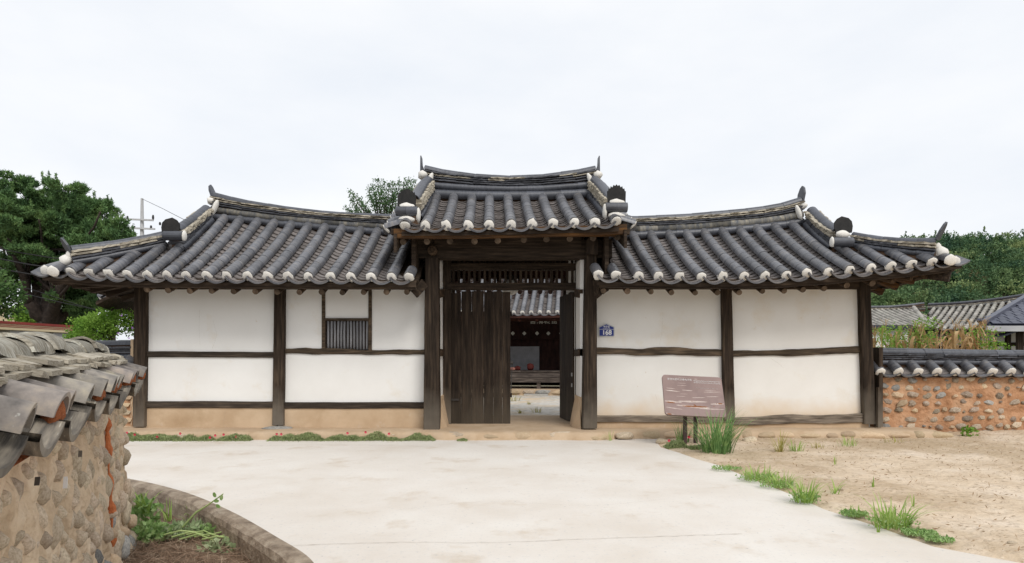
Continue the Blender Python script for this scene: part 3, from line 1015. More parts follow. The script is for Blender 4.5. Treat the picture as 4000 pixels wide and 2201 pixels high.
        wavy('rail', WRAIL, b, xC_, xD, 1.325, 1.385, 1.22, 1.275, YP - .025, .04, seed=24)
        wavy('rail', WSILL, b, xA, xB, .31, .30, .2, .19, YP - .05, .02, seed=25)
        wavy('rail', WSILL, b, xC_, xD, .275, .345, .15, .19, YP - .05, .035, seed=26)
    MB().box((s * 1.2, 9.44, 2.275), (s * 5.75, 9.62, 2.43)).build('wall_plate', WX, b)
    MB().box((s * 5.66, 9.62, .05), (s * 5.74, 11.8, 2.5)).build('plaster_panel', PLASL, b)
    MB().box((s * 1.3, 11.72, .05), (s * 5.7, 11.8, 2.5)).build('plaster_panel', PLASL, b)
    # stone pads under the posts
    if left:
        blob('base_stone', b, (X_at(1090, 9.4), 9.36, .12), (.24, .12, .035), m=blob_mesh('base_stone', STONEG, 5, .2))
    return b, surf


WL, surfL = build_wing(-1)
WR_, surfR = build_wing(1)

# ------------------------------------------------------------------ the raised gate
g = thing('gatehouse', (.05, 10.2, .12), 'tall middle gate with raised tiled roof and black wooden doors', 'gate')
GE, GR = 8.65, 10.5
gpx = [1450, 1581, 1662, 1743, 1829, 1911, 1997, 2078, 2161, 2243, 2325, 2408, 2520]
gpy = [880, 882, 882, 881, 881, 878, 878, 875, 872, 871, 869, 865, 860]
gxs, gzs = [X_at(p, GE) for p in gpx], [Z_at(p, GE) for p in gpy]


def surfG(u, v):
    ze = interp(u, gxs, gzs) - .065
    zr = 3.93 + .03 * abs(u / 1.5) ** 2
    return V((u - .05 * v, GE + (GR - GE) * v, ze + (zr - ze) * (.8 * v + .2 * v * v)))


groof = deck('roof', WX, g, surfG, -1.5, 1.6, lambda u: 1.0, th=.085, nu=14, vmin=.012)
gus = [X_at(p, GE) for p in gpx[1:-1]]
roof_slope(groof, surfG, gus, lambda u: .12 if (u < -1.4 or u > 1.5) else 1.0, 9, 17, .305, budget=300)


def surfGb(u, v):
    p = surfG(u, v)
    return V((p.x, 21.2 - p.y, p.z))


gb = deck('roof', WX, g, surfGb, -1.5, 1.6, lambda u: 1.0, th=.085, nu=10)
mb2 = MB()
for k in range(11): merged_row(mb2, T_COVER, lambda t, u=-1.5 + .3 * k: surfGb(u, t) + V((0, 0, .07)), 4)
o = mb2.build('cover_tiles', TILE, gb); o['kind'] = 'stuff'
# short rolls along both gable edges, facing sideways
for s in (-1, 1):
    xg = -1.47 if s < 0 else 1.57

    def surfS(u, v, s=s, xg=xg):          # u is Y, v 0 at the outer edge
        vv = (u - GE) / (GR - GE)
        z = surfG(xg, max(0, min(1, vv))).z
        return V((xg + s * (.28 - .26 * v) - .05 * vv, u, z - .085 + .08 * v))
    ys = [8.82 + .3 * k for k in range(6)]
    roof_slope(groof, surfS, ys, lambda u: 1.0, 1, 3, .3)
    MB().box((xg + s * .02, 8.75, 2.98), (xg + s * .2, 8.83, 3.06)).build('eave_board', WX, g)
    # verge board under the gable edge
    mbv = MB()
    for k in range(9):
        v = k / 8
        p = surfG(xg, v)
        mbv.v += [(xg + s * .1, p.y, p.z - .06), (xg + s * .1, p.y, p.z - .32), (xg + s * .14, p.y, p.z - .32), (xg + s * .14, p.y, p.z - .06)]
    for i in range(8):
        for k in range(4):
            a, c2 = i * 4 + k, i * 4 + (k + 1) % 4
            mbv.f.append((a, c2, c2 + 4, a + 4))
    mbv.f += [(0, 1, 2, 3), (35, 34, 33, 32)]
    mbv.build('verge_board', WX, g)
    MB().box((xg - s * .12, 9.0, 2.2), (xg - s * .06, 12.2, 3.05)).build('side_board', WX, g)
    MB().prism([(9.2, 3.0), (12.0, 3.0), (10.6, 3.95)], .05, Matrix.Translation((xg - s * .1, 0, 0)) @ Matrix.Rotation(math.pi / 2, 4, 'Z')).build('gable', WX, g)
    # descending ridge
    q = ([(1672, 690, 10.4), (1655, 705, 10.1), (1640, 728, 9.7), (1618, 762, 9.15)] if s < 0 else [(2322, 690, 10.4), (2342, 706, 10.1), (2362, 728, 9.7), (2392, 760, 9.15)])
    tp = poly_curve([at(*k) for k in q])
    bp = poly_curve([V((at(*k).x, k[2], surfG(at(*k).x, (k[2] - GE) / (GR - GE)).z)) for k in q])
    ridge(g, bp, tp, 6, th=.2, sides=(1,) if s < 0 else (-1,), spec=[('tube', 0, .28, 1.2), ('dark', .3, .42, 1.1), ('old', .43, .56, 1.2), ('old', .57, .7, 1.2), ('old', .71, .83, 1.15), ('cap', .84, 1, 1)], nflat=7)
    cx = 1589 if s < 0 else 2408
    cy = 773 if s < 0 else 758
    pe = at(cx, cy, 8.86)
    end_plate(g, CROWN, pe, 0, -.06, .96)
    # raised swirl on the crown tile
    blob('plaster_lump', g, pe + V((0, -.01, -.135)), (.115, .05, .06), seed=1)
    pc = at(cx, cy + 53, 8.82)
    rtn = poly_curve([pc - V((.155, 0, 0)), pc + V((.155, 0, 0))])
    for q0, q1 in ((0, .497), (.503, 1)): MB().tube([rtn(q0), rtn(q1)], .07, 16).build('ridge_tile', RIDGE, g)
    blob('plaster_lump', g, pc + V((-s * .165, .02, -.05)), (.035, .07, .12), seed=2)
    blob('plaster_lump', g, pc + V((0, 0, -.12)), (.12, .06, .055), seed=3)
gxa, gxb = -1.40, 1.50
gtx = [X_at(p, 10.6) for p in (1640, 1720, 1850, 1985, 2120, 2260, 2355)]
gtz = [Z_at(p, 10.6) for p in (643, 663, 682, 690, 684, 664, 641)]
gbase = lambda t: V((gxa + (gxb - gxa) * t, 10.58, surfG(gxa + (gxb - gxa) * t + .05, 1).z))
gtop = lambda t: V((gxa - .03 + (gxb - gxa + .07) * t, 10.58, interp(gxa + (gxb - gxa) * t, gtx, gtz)))
ridge(g, gbase, gtop, 10, th=.28, spec=[('tube', -.02, .29, 1.25), ('tube', .3, .54, .95), ('dark', .56, .62, .95), ('dark', .64, .69, 1.0), ('mix', .71, .765, 1.05), ('mix', .785, .84, 1.1), ('cap', .86, 1.0, 1)])
for s in (-1, 1):
    e = gtop(0) if s < 0 else gtop(1)
    MB().prism([(-.02, -.2), (.09, -.2), (.1, -.08), (.035, .02), (.02, .15), (-.01, .15)], .16,
               Matrix.Translation(e + V((s * .06, 0, .0))) @ Matrix.Diagonal((-s * .55, 1, 1, 1))).build('ridge_end_tile', RIDGE, g)
    blob('plaster_lump', g, e + V((s * .02, -.1, -.2)), (.085, .11, .085), seed=1)
    blob('plaster_lump', g, e + V((-s * .1, -.18, -.32)), (.05, .05, .17), rot=Matrix.Rotation(s * -.4, 4, 'Y'), seed=2)
# eave board, rafters
mbx = MB()
for k in range(15):
    x = -1.62 + 3.34 * k / 14
    z = interp(x, gxs, gzs) - .065
    mbx.v += [(x, GE + .05, z + .03), (x, GE + .05, z - .105), (x, GE + .12, z - .105), (x, GE + .12, z + .03)]
for i in range(14):
    for k in range(4):
        a, c2 = i * 4 + k, i * 4 + (k + 1) % 4
        mbx.f.append((a, c2, c2 + 4, a + 4))
mbx.f += [(0, 1, 2, 3), (59, 58, 57, 56)]
mbx.build('eave_board', WXO, g)
mbx2 = MB().box((-1.5, 8.80, 2.965), (1.58, 8.86, 3.0)).build('eave_board', WXO, g)
for x_z, y_z in ((290, 815), (510, 812), (720, 808), (945, 810), (1158, 803), (1397, 795), (1603, 790), (1817, 785), (2030, 780), (2253, 772)):
    p = at(1450 + x_z / 2.342, 600 + y_z / 2.342 - 2, 8.87)
    o = MB().tube([p, p + V((0, .8, .33)), p + V((0, 1.7, .82))], [.047, .05, .052], 10).build('rafter', WY, g)
    o.data.materials.append(ENDG)
    o.data.polygons[len(o.data.polygons) - 2].material_index = 1
# great beam and its ends, posts
MB().box((-1.46, 9.24, 2.725), (1.6, 9.5, 3.0)).build('beam', WX, g)
MB().box((-1.1, 9.222, 2.89), (1.13, 9.26, 3.09)).build('beam', WX, g)
MB().box((-1.1, 9.5, 3.0), (1.2, 9.56, 3.33)).build('board', WX, g)
post(g, (1660, 1712), (1653, 1716), 1008, 1680, 9.2, th=.22, seed=11)
post(g, (2290, 2332), (2277, 2333), 955, 1675, 9.18, th=.24, seed=12)
MB().prism([(-.085, -.12), (.085, -.12), (.085, .1), (0, .16), (-.085, .1)], .1, Matrix.Translation(at(2311, 965, 9.14))).build('beam_end', WZ, g)
p = at(1690, 981, 9.2)
MB().tube([p + V((0, -.06, 0)), p + V((0, .1, 0))], .07, 14).build('beam_end', WY, g)
MB().tube([p + V((0, -.1, 0)), p + V((0, -.04, 0))], .035, 12).build('beam_end', WY, g)
# braces where wing eaves meet the gate posts
for (a, b_) in ((at(1618, 1150, 9.0), at(1658, 1105, 9.1)), (at(2338, 1160, 9.02), at(2326, 1090, 9.1))):
    MB().bar(a, b_, .04, .14).build('bracket', WX, g)
# side walls of the recess
YF, YD = 9.42, 10.03
for s, x in ((-1, -1.085), (1, 1.165)):
    wl = MB().box((x - .03, YF, .6), (x + .03, YD, 2.75)).build('plaster_panel', PLASL, g)
    MB().box((x - .045, YF - .03, .1), (x + .05, YD + .02, .6)).build('earth_panel', EARTH, g)
    MB().add([(x - s * .04, YF - .16, .1), (x - s * .15, YF + .15, .1), (x - s * .13, YD + .02, .1), (x - s * .03, YD + .02, .62), (x - s * .03, YF, .5), (x + s * .03, YF, .1), (x + s * .03, YD, .1)],
             [(0, 1, 4), (1, 2, 3, 4), (0, 4, 5), (2, 6, 3), (3, 6, 5, 4)]).build('earth_panel', EARTH, g)
    MB().bar((x - s * .02, YF, 1.29), (x - s * .02, YD, 1.29), .07, .11).build('rail', WY, g)
    MB().bar((x - s * .02, YF, 2.2), (x - s * .02, YD, 2.28), .07, .13).build('rail', WY, g)
    MB().box((x - .04, YD, .1), (x + .04, 11.7, 3.1)).build('plaster_panel', PLASL, g)
    MB().box((x - .09, 11.55, .1), (x + .09, 11.75, 3.1)).build('post', WZ, g)
# door frame
JL, JR = X_at(1762, 10.05), X_at(2246, 10.05)
MB().box((-1.05, 10.0, .1), (JL, 10.14, 3.05)).build('door_post', WZ, g)
MB().box((JR, 10.0, .1), (1.14, 10.14, 3.05)).build('door_post', WZ, g)
MB().box((JL, 10.0, 2.655), (JR, 10.12, 2.765)).build('lintel', WX, g)
MB().box((JL - .06, 9.975, 2.33), (JR + .05, 10.12, 2.44)).build('lintel', WX, g)
MB().box((JL, 10.01, 2.93), (JR, 10.12, 3.05)).build('lintel', WX, g)
for k in range(24):
    x = JL + .045 + (JR - JL - .09) * k / 23
    MB().box((x - .02, 10.03, 2.44), (x + .02, 10.07, 2.655)).build('lattice_bar', WZ, g)
    MB().tube([(x, 10.07, 2.765), (x, 10.07, 2.80), (x, 10.07, 2.85), (x, 10.07, 2.93)], [.012, .026, .012, .02], 6).build('lattice_bar', WZ, g)
MB().box((-1.1, 11.52, 2.73), (1.2, 11.7, 2.93)).build('beam', WRED, g)
for k in range(10):
    x = -.95 + .2 * k
    MB().tube([(x, 11.35, 2.68), (x, 11.9, 2.5)], .045, 8).build('rafter', WRED, g)
MB().box((-1.5, 11.5, 2.93), (1.6, 11.6, 3.4)).build('board', WX, g)
# doors: planks are pieces of each door
dl = MB().box((JL + .02, 10.115, .55), (.085, 10.15, .62)).build('door', WDOOR, g)
MB().box((JL + .02, 10.115, 1.9), (.085, 10.15, 1.98)).build('door_batten', WDOOR, dl)
xs = [JL + .0, -.76, -.585, -.385, -.225, -.075, X_at(1994, 10.08)]
gaps = [0, .012, .006, .011, .002, .004]
for k in range(6):
    zt = 2.30 + (0, -.0, -.0, .01, .0, .0)[k]
    gp = (.0, .005, .0, .004, .0, .0)[k]
    a, b_ = xs[k] + gp, xs[k + 1] - .001
    zt = (2.28, 2.31, 2.31, 2.30, 2.31, 2.30)[k]
    zb = (.125, .115, .112, .11, .108, .1)[k]
    MB().prism([(xs[k] + .001, zb), (b_, zb - .003), (b_, zt), (a + (.004 if k in (1, 2, 3) else 0), zt)], .035,
               Matrix.Translation((0, 10.08, 0))).build('door_plank', WDOOR, dl)
IRON = mat('dark_iron', [(.03, .028, .026), (.06, .05, .045)], 9, .6, .3)
MB().box((JL, 10.045, .5), (JL + .13, 10.06, .53)).build('hinge_strap', IRON, dl)
# right leaf swung inwards
hx, hy = JR - .01, 10.12
fx, fy = X_at(2190, 11.08), 11.08
d = V((fx - hx, fy - hy, 0)); Ld = d.length; d.normalize()
MD = Matrix.Translation((hx, hy, 0)) @ Matrix.Rotation(math.atan2(d.y, d.x), 4, 'Z')
dr = MB().box((.02, -.05, .5), (Ld - .02, -.02, .58), MD).build('door', WDOOR, g)
for k in range(6):
    a, b_ = Ld * k / 6 + .002, Ld * (k + 1) / 6 - .002
    MB().box((a, -.02, .13), (b_, .018, 2.30 + .02 * (k % 2)), MD).build('door_plank', WDOOR, dr)
for z in (.72, .9):
    MB().box((.03, .018, z), (.09, .025, z + .06), MD).build('hinge_plate', mat('grey_hinge_metal', [(.3, .3, .3), (.4, .4, .38)], 20, .5), dr)
# sill at the back, and stones along the ledge
lamp = thing('ceiling_lamp', (0.05, 10.95, 3.1), 'round white globe lamp hanging inside the gate above the doors', 'lamp')
GLOBE = mat('milk_glass', [(.72, .71, .68), (.78, .77, .74)], 2, .35, 0)
pl_ = at(1993, 1122, 10.95)
inst('globe', blob_mesh('globe', GLOBE, 1, 0.0, 3), lamp, Matrix.Translation(pl_) @ Matrix.Diagonal((.165, .165, .15, 1)))
MB().tube([pl_ + V((0, 0, .12)), pl_ + V((0, 0, .2)), pl_ + V((0, 0, .24))], [.11, .09, .02], 14).build('lamp_cap', IRON, lamp)
MB().tube([pl_ + V((0, 0, .22)), pl_ + V((0, 0, 1.0))], .012, 6).build('cord', IRON, lamp)

# ------------------------------------------------------------------ stones
STV = {k: [blob_mesh('stone', m, 10 + i, .3, 2, 1.1) for i in range(7)] for k, m in (('s', STONE), ('o', STONEO), ('g', STONEG), ('r', STONER))}
STF = {k: [blob_mesh('stone', m, 30 + i, .55, 1, 1.5, 1) for i in range(6)] for k, m in (('s', STONE), ('o', STONEO), ('g', STONEG), ('r', STONER))}


def stone(parent, c, size, ax=None, kind='s', name='stone', rot=0.0, flat=False):
    """size = (along wall, depth, height), ax = direction of the wall"""
    ax = ax or V((1, 0, 0))
    M = Matrix.Translation(V(c)) @ Matrix.Rotation(math.atan2(ax.y, ax.x), 4, 'Z') @ Matrix.Rotation(rot, 4, 'Y') @ Matrix.Diagonal((size[0], size[1], size[2], 1))
    return inst(name, R.choice((STF if flat else STV)[kind]), parent, M)


LEDGE = [o for o in SC.objects if o.name.startswith('earth_ledge')][0]
x = -.95
while x < 6.3:                       # rough stones set into the front of the ledge
    wd = R.uniform(.1, .24)
    if x > 1.6 or R.random() < .6:
        fy = 8.96 + .05 * noise.noise(V((x * 1.3, 0, 0))) + (.12 if x > 1.6 else 0)
        stone(LEDGE, (x + wd, fy + .005, R.uniform(.035, .055)), (wd * .95, .08, R.uniform(.05, .075)), kind='o' if x > 1.6 or R.random() < .5 else 's', name='ledge_stone', flat=False)
    x += wd * 2 + (R.uniform(-.02, .04) if x > 1.6 else R.uniform(.02, .2))
for x in (-5.6, -4.75, -3.35, -3.1, -2.3, -1.7):
    stone(LEDGE, (x, 8.98, .05), (.14, .06, .055), kind='s', name='ledge_stone', flat=True)


# ------------------------------------------------------------------ tiled stone walls
def stone_wall(name, label, A, B, z0, z1, th, nrm, mud, batter=.03):
    """mud wall body from A to B (x,y); nrm = unit normal of the seen face"""
    w_ = thing(name, ((A[0] + B[0]) / 2, (A[1] + B[1]) / 2, z0), label, 'stone wall')
    A, B = V((A[0], A[1], 0)), V((B[0], B[1], 0))
    L = (B - A).length
    u = (B - A) / L
    nu, nz = max(10, int(L / .035)), 34
    for sd in (1, -1):
        P = np.zeros((nz + 1, nu + 1, 3))
        for i in range(nz + 1):
            for j in range(nu + 1):
                z = z0 + (z1 - z0) * i / nz
                c = A + u * (L * j / nu)
                q = V((L * j / nu, z, sd * 3.0))
                d = th / 2 + batter * (1 - i / nz) + .022 * noise.noise(q * 5) + .026 * noise.noise(q * 13) + .012 * noise.noise(q * 30) + (.012 * abs(noise.noise(q * 9 + V((4, 4, 4)))) - .006)
                e = min(1, j / 2, (nu - j) / 2)
                P[i, j] = tuple(c + nrm * sd * d * (e * .12 + .88) + V((0, 0, z)))
        o = grid_obj('wall_body', mud, w_, P, flip=(sd < 0) ^ (u.cross(nrm).z > 0))
    for e, sgn in ((A, -1), (B, 1)):
        P = np.zeros((nz + 1, 9, 3))
        for i in range(nz + 1):
            for j in range(9):
                z = z0 + (z1 - z0) * i / nz
                d = (th / 2 + batter * (1 - i / nz)) * .95 * (j / 4 - 1)
                P[i, j] = tuple(e + nrm * d + u * sgn * (.02 + .025 * noise.noise(V((d * 9, z * 7, sgn))) + .02 * (1 - (j / 4 - 1) ** 2)) + V((0, 0, z)))
        grid_obj('wall_body', mud, w_, P)
    MB().box((0, -th / 2 * .9, z1 - .03), (L, th / 2 * .9, z1 + .03), Matrix.Translation(A) @ Matrix.Rotation(math.atan2(u.y, u.x), 4, 'Z')).build('wall_body', mud, w_)
    return w_, A, u, L


# right wall: orange mud with stones in rows, dark tiled cap
nR = V((0, -1, 0))
RW, A, u, L = stone_wall('stone_wall', 'orange mud wall with rows of field stones and a dark tiled cap, right of the plastered wings', (5.80, 9.78), (13.5, 9.95), -.12, .96, .36, V((0.02, -1, 0)).normalized(), MUDO)
rr = random.Random(3)
for r_i, z in enumerate((.86, .74, .62, .5, .37, .25, .12, .0)):
    x = .06 + rr.uniform(0, .12)
    while x < 5.4:
        wd = rr.choice((.03, .045, .055, .065, .08, .095))
        hh = wd * rr.uniform(.55, 1.0)
        if rr.random() < .86:
            zz = z + rr.uniform(-.02, .02)
            d = .18 + .03 * (1 - (zz + .12) / 1.08)
            stone(RW, A + u * (x + wd) + V((0.02, -1, 0)) * (d - .004 + rr.uniform(-.012, .012)) + V((0, 0, zz)), (wd, .04, min(hh, .055)), kind=rr.choice('rrrrsog'), rot=rr.uniform(-.4, .4), flat=rr.random() < .85)
        x += wd * 2 + rr.uniform(.01, .1)
for x, wd in ((.25, .16), (.62, .1), (1.45, .12), (1.75, .14), (2.2, .2), (2.7, .12), (3.3, .2)):
    stone(RW, A + u * x + V((0, -.21, .0)), (wd, .07, .08), kind='o' if x < .5 else 'r', flat=True)


def wall_cap(w_, A, u, nrm, t0, t1, ridge_z, roll0, roll1, n_roll, spec, tiles, both=True, plug=True, mud_plug=False, ridge_kind=None):
    """roll0=(offset from centre, z) where a cover tile starts, roll1 where it ends"""
    cov, chn, eav = tiles
    cap = MB()
    P = []
    for t in (t0, t1):
        c = A + u * t
        P.append([c + nrm * roll1[0] * .93 + V((0, 0, roll1[1] - .09)), c + nrm * .02 + V((0, 0, roll0[1] - .05)), c - nrm * .02 + V((0, 0, roll0[1] - .05)), c - nrm * roll1[0] * .93 + V((0, 0, roll1[1] - .09))])
    cap.v = [tuple(p) for p in P[0] + P[1]]
    cap.f = [(0, 1, 5, 4), (1, 2, 6, 5), (2, 3, 7, 6), (3, 0, 4, 7), (0, 3, 2, 1), (4, 5, 6, 7)]
    cp = cap.build('tiled_cap', MUDCORE if not mud_plug else ORANGE, w_)
    for sd in ((1, -1) if both else (1,)):
        for k in range(n_roll + 1):
            t = t0 + (t1 - t0) * k / n_roll
            c = A + u * (t + R.uniform(-.012, .012) * (3 if mud_plug else 1))
            j = R.uniform(-.015, .015) * (1.5 if mud_plug else .3)
            p0 = c + nrm * sd * (roll1[0] + j) + V((0, 0, roll1[1] + j * .4))
            p1 = c + nrm * sd * roll0[0] + V((0, 0, roll0[1] + j * .2)) + u * R.uniform(-.02, .02) * (1 if mud_plug else 0)
            M = frame(p0, p1, scale_x=(p1 - p0).length)
            inst('cover_tile', cov, cp, M)
            if plug:
                inst('plaster_plug', PLUG[k % 4], cp, frame(p0, p1) @ Matrix.Diagonal((.025, .08, .08, 1)))
            elif mud_plug and R.random() < .6:
                inst('mud_plug', MUDPLUG[k % 3], cp, frame(p0, p1) @ Matrix.Translation((.02, 0, -.004)) @ Matrix.Diagonal((.03, .05, .046 * R.uniform(.8, 1.1), 1)))
            if k < n_roll:
                c2 = A + u * (t + (t1 - t0) / n_roll / 2)
                p0 = c2 + nrm * sd * (roll1[0] + .03 + j) + V((0, 0, roll1[1] - .01))
                p1 = c2 + nrm * sd * roll0[0] + V((0, 0, roll0[1] - .03))
                for q in range(3):
                    a, b_ = p0.lerp(p1, q * .24), p0.lerp(p1, q * .24 + .5)
                    M = frame(a, b_, scale_x=(b_ - a).length, oz=-.0 + q * .004) @ Matrix.Rotation(R.uniform(-.03, .03), 4, 'X')
                    inst('channel_tile' if q else 'eave_tile', chn if q else eav, cp, M)
    return cp


WN = V((0.02, -1, 0)).normalized()
wall_cap(RW, A, u, WN, .02, 7.68, 1.3, (.12, 1.115), (.30, .985), 26, None, (T_COVER, T_CHAN, T_EAVE))
rb0 = A + u * .02
rtopz = lambda t: 1.372 - .055 * math.sin(min(1, t * 2.2) * 1.57)
ridge(RW, lambda t: A + u * (.0 + 7.68 * t) + V((0, 0, 1.095)), lambda t: A + u * (.0 + 7.68 * t) + V((0, 0, 1.37 - .045 * math.sin(min(1., t * 2.4) * 1.57))), 26, th=.27, sides=(-1, 1),
      spec=[('tube', 0, .3, 1.2), ('dark', .33, .44, 1.05), ('dark', .45, .56, 1.15), ('dark', .57, .7, 1.3), ('cap', .78, 1.0, 1)])
blob('plaster_lump', RW, A + V((.0, -.02, 1.33)), (.03, .08, .07), seed=2)

# wall piece left of the left wing
LW2, A2, u2, L2 = stone_wall('stone_wall', 'short far wall with dark tile cap seen between the left corner post and the near mossy wall', (-9.6, 9.9), (-5.95, 9.8), -.1, 1.05, .36, V((0, -1, 0)), MUDO)
wall_cap(LW2, A2, u2, V((0, -1, 0)), .0, L2 - .02, 1.4, (.12, 1.2), (.30, 1.05), 12, None, (T_COVER, T_CHAN, T_EAVE))
ridge(LW2, lambda t: A2 + u2 * (L2 * t) + V((0, 0, 1.17)), lambda t: A2 + u2 * (L2 * t) + V((0, 0, 1.44 + .05 * t)), 12, th=.27, sides=(-1,),
      spec=[('tube', 0, .3, 1.2), ('dark', .33, .44, 1.05), ('dark', .45, .56, 1.15), ('dark', .57, .7, 1.3), ('cap', .78, 1.0, 1)])
for z in (.1, .22, .34, .46, .58, .7, .84, .96):
    for x in (-6.4, -6.2, -6.02):
        stone(LW2, (x + R.uniform(-.02, .02), 9.61, z), (R.uniform(.07, .1), .04, R.uniform(.04, .055)), kind=R.choice('soo'), flat=True)
rr = random.Random(19)
for z in (.06, .19, .32, .45, .58, .71, .84, .95):
    x = -9.5
    while x < -6.6:
        wd = rr.choice((.04, .055, .065, .08))
        stone(LW2, (x, 9.715 - .027 * (x + 9.6) - .03 * (1 - z), z + rr.uniform(-.02, .02)), (wd, .04, wd * rr.uniform(.55, .8)), kind=rr.choice('ssog'), rot=rr.uniform(-.3, .3), flat=rr.random() < .7)
        x += wd * 2 + rr.uniform(.03, .12)
MB().box((-5.955, 9.62, .1), (-5.915, 9.98, 1.5)).build('end_board', EARTH, LW2)

# near wall: weathered, cobbles bulging from tan mud
uL = V((-.444, .896, 0)).normalized()
nL = V((uL.y, -uL.x, 0))
C0 = V((-1.538, 1.47, 0))
TA, TB = -1.35, 3.2
LW, A3, u3, L3 = stone_wall('stone_wall', 'near mossy cobble wall with old grey tiles, leading in from the left edge', tuple(C0 + uL * TA)[:2], tuple(C0 + uL * TB)[:2], -.3, .945, .36, nL, MUDW, batter=.06)
u3 = V((u3.x, u3.y, .018))
A3 = A3 + V((0, 0, -.045))
rr = random.Random(11)
made = []
tries = 0
while len(made) < 262 and tries < 9000:
    tries += 1
    t = rr.uniform(.9, L3 - .02)
    z = -.27 + 1.2 * rr.random() ** 1.2
    sz = rr.uniform(.028, .056) * (1.15 if z < .2 else .9)
    if t < 2: sz *= .85
    asp = rr.uniform(.95, 1.9)
    if any(abs(t - a) < (sz + b) * .93 and abs(z - c) < (sz * asp + d) * .9 for a, c, b, d in made): continue
    made.append((t, z, sz, sz * asp))
    f = (z + .34) / 1.38
    d = .18 + .06 * (1 - f)
    expo = rr.uniform(-.036, -.016) if z > .3 else rr.uniform(-.03, .0) if z > .0 else rr.uniform(-.015, .015)
    stone(LW, A3 + u3 * t + nL * (d + expo) + V((0, 0, z)), (sz, .045, sz * asp), ax=u3, kind=rr.choice('ssssog' if z < .15 else 's'), rot=rr.uniform(-.35, .35))
for k in range(24):                                        # boulders round the foot of the end
    z = rr.uniform(-.2, .1)
    a = rr.uniform(-.2, .16)
    stone(LW, A3 + u3 * (L3 + .04 + rr.uniform(-.02, .03)) + nL * a * 1.0 + V((0, 0, z)), (.055, .06, rr.uniform(.05, .08)), ax=u3, kind=rr.choice('sog'))
# raw mud patch running down the face, chips of tile and glass pressed into the mud
P = []
pts = []
for k in range(24):
    z = .82 - .034 * k
    pts.append(A3 + u3 * (3.62 + .03 * noise.noise(V((z * 5, 1, 1))) - .0 * k) + nL * (.185 + .06 * (1 - (z + .3) / 1.33) + .004) + V((0, 0, z)))
MB().tube(pts, [(.004 + .03 * abs(noise.noise(V((k * .9, 0, 0)))) + .014 * (k % 5 in (1, 2))) for k in range(24)], 8).build('orange_patch', ORANGE, LW)
CHIP = mat('white_chip', [(.7, .7, .7), (.75, .75, .73)], 9, .4, 0)
for (px, py, m_) in ((255, 1885, CHIP), (145, 1880, OLDC), (313, 1773, OLDC)):
    X_over = (px - CXP) / FPX
    # intersect the sight line with the face plane
    nn = nL
    c0 = A3 + nL * .225
    Y = (c0.x * nn.x + c0.y * nn.y) / (X_over * nn.x + nn.y)
    p = at(px, py, Y)
    MB().prism([(-.012, -.022), (-.004, -.024), (.014, .012), (.008, .022)], .014, Matrix.Translation(p) @ Matrix.Rotation(math.atan2(u3.y, u3.x), 4, 'Z') @ Matrix.Diagonal((.7, 1, .6 if m_ is OLDC else 1, 1))).build('chip', m_, LW)
MUDPLUG = [blob_mesh('mud_plug', ORANGE, 50 + k, .4, 2, 2.5) for k in range(3)]
T_OC = tube_mesh('cover_tile', .073, OLDT, t=.014, a=92, n=10)
T_OCH = chan_mesh('channel_tile', .27, .055, OLDC, t=.02)
T_OE = chan_mesh('eave_tile', .29, .06, OLDC, t=.022, n=8)
cpL = wall_cap(LW, A3, u3, nL, .1, L3 - .02, 1.25, (.06, 1.085), (.31, 1.003), 15, None, (T_OC, T_OCH, T_OE), plug=False, mud_plug=True)
# big flat tiles sticking out under the ridge, two courses
T_OF = [flat_mesh('flat_tile', OLDFLAT2, .8, 60 + s) for s in range(6)] if 'OLDFLAT2' in globals() else T_FLOLD
for course, (zz, off, dep) in enumerate(((1.122, .115, .17), (1.153, .085, .165))):
    k = 0
    t = .05
    while t < L3 - .05:
        wd = R.uniform(.12, .2)
        for sd in (1, -1):
            p0 = A3 + u3 * (t + wd / 2) + nL * sd * (off + dep / 2 + .02 + R.uniform(-.02, .015)) + V((0, 0, zz - .012 + R.uniform(-.006, .006)))
            p1 = A3 + u3 * (t + wd / 2 + R.uniform(-.01, .01)) + nL * sd * -.02 + V((0, 0, zz + .03))
            M = frame(p0, p1, scale_x=(p1 - p0).length)
            inst('flat_tile', R.choice(T_FLOLD), cpL, M @ Matrix.Rotation(R.uniform(-.06, .06), 4, 'X') @ Matrix.Diagonal((1, wd * .97, .02, 1)))
        t += wd + .004
# ridge of lichen-crusted tubes, short rings
def crust(name, seed):
    me = tube_mesh(name, .088, OLDR, t=.016, a=88, n=14, taper=1.0)
    for v in me.vertices:
        d = noise.noise(V((v.co.x * 2 + seed * 5, v.co.y * 22, v.co.z * 22))) * .09
        v.co.y *= 1 + d; v.co.z *= 1 + d
    return me
RING = [crust('ridge_tile', s) for s in range(4)]
rc_ = lambda t: A3 + u3 * (L3 * t) + V((0, 0, 1.183 + .012 * math.sin(t * 23) + .008 * math.sin(t * 51)))
row('ridge_tile', RING, cpL, rc_, 34, over=1.12, jit=.03, sy=1.15, sz=.9)

# ------------------------------------------------------------------ number plate and information sign
BLUE = mat('blue_enamel', [(.018, .035, .2), (.022, .042, .23)], 5, .35, 0)
WHT = mat('white_print', [(.78, .78, .78), (.8, .8, .8)], 5, .5, 0)
ALU = mat('plate_rim', [(.5, .5, .49), (.58, .58, .57)], 8, .45, 0)


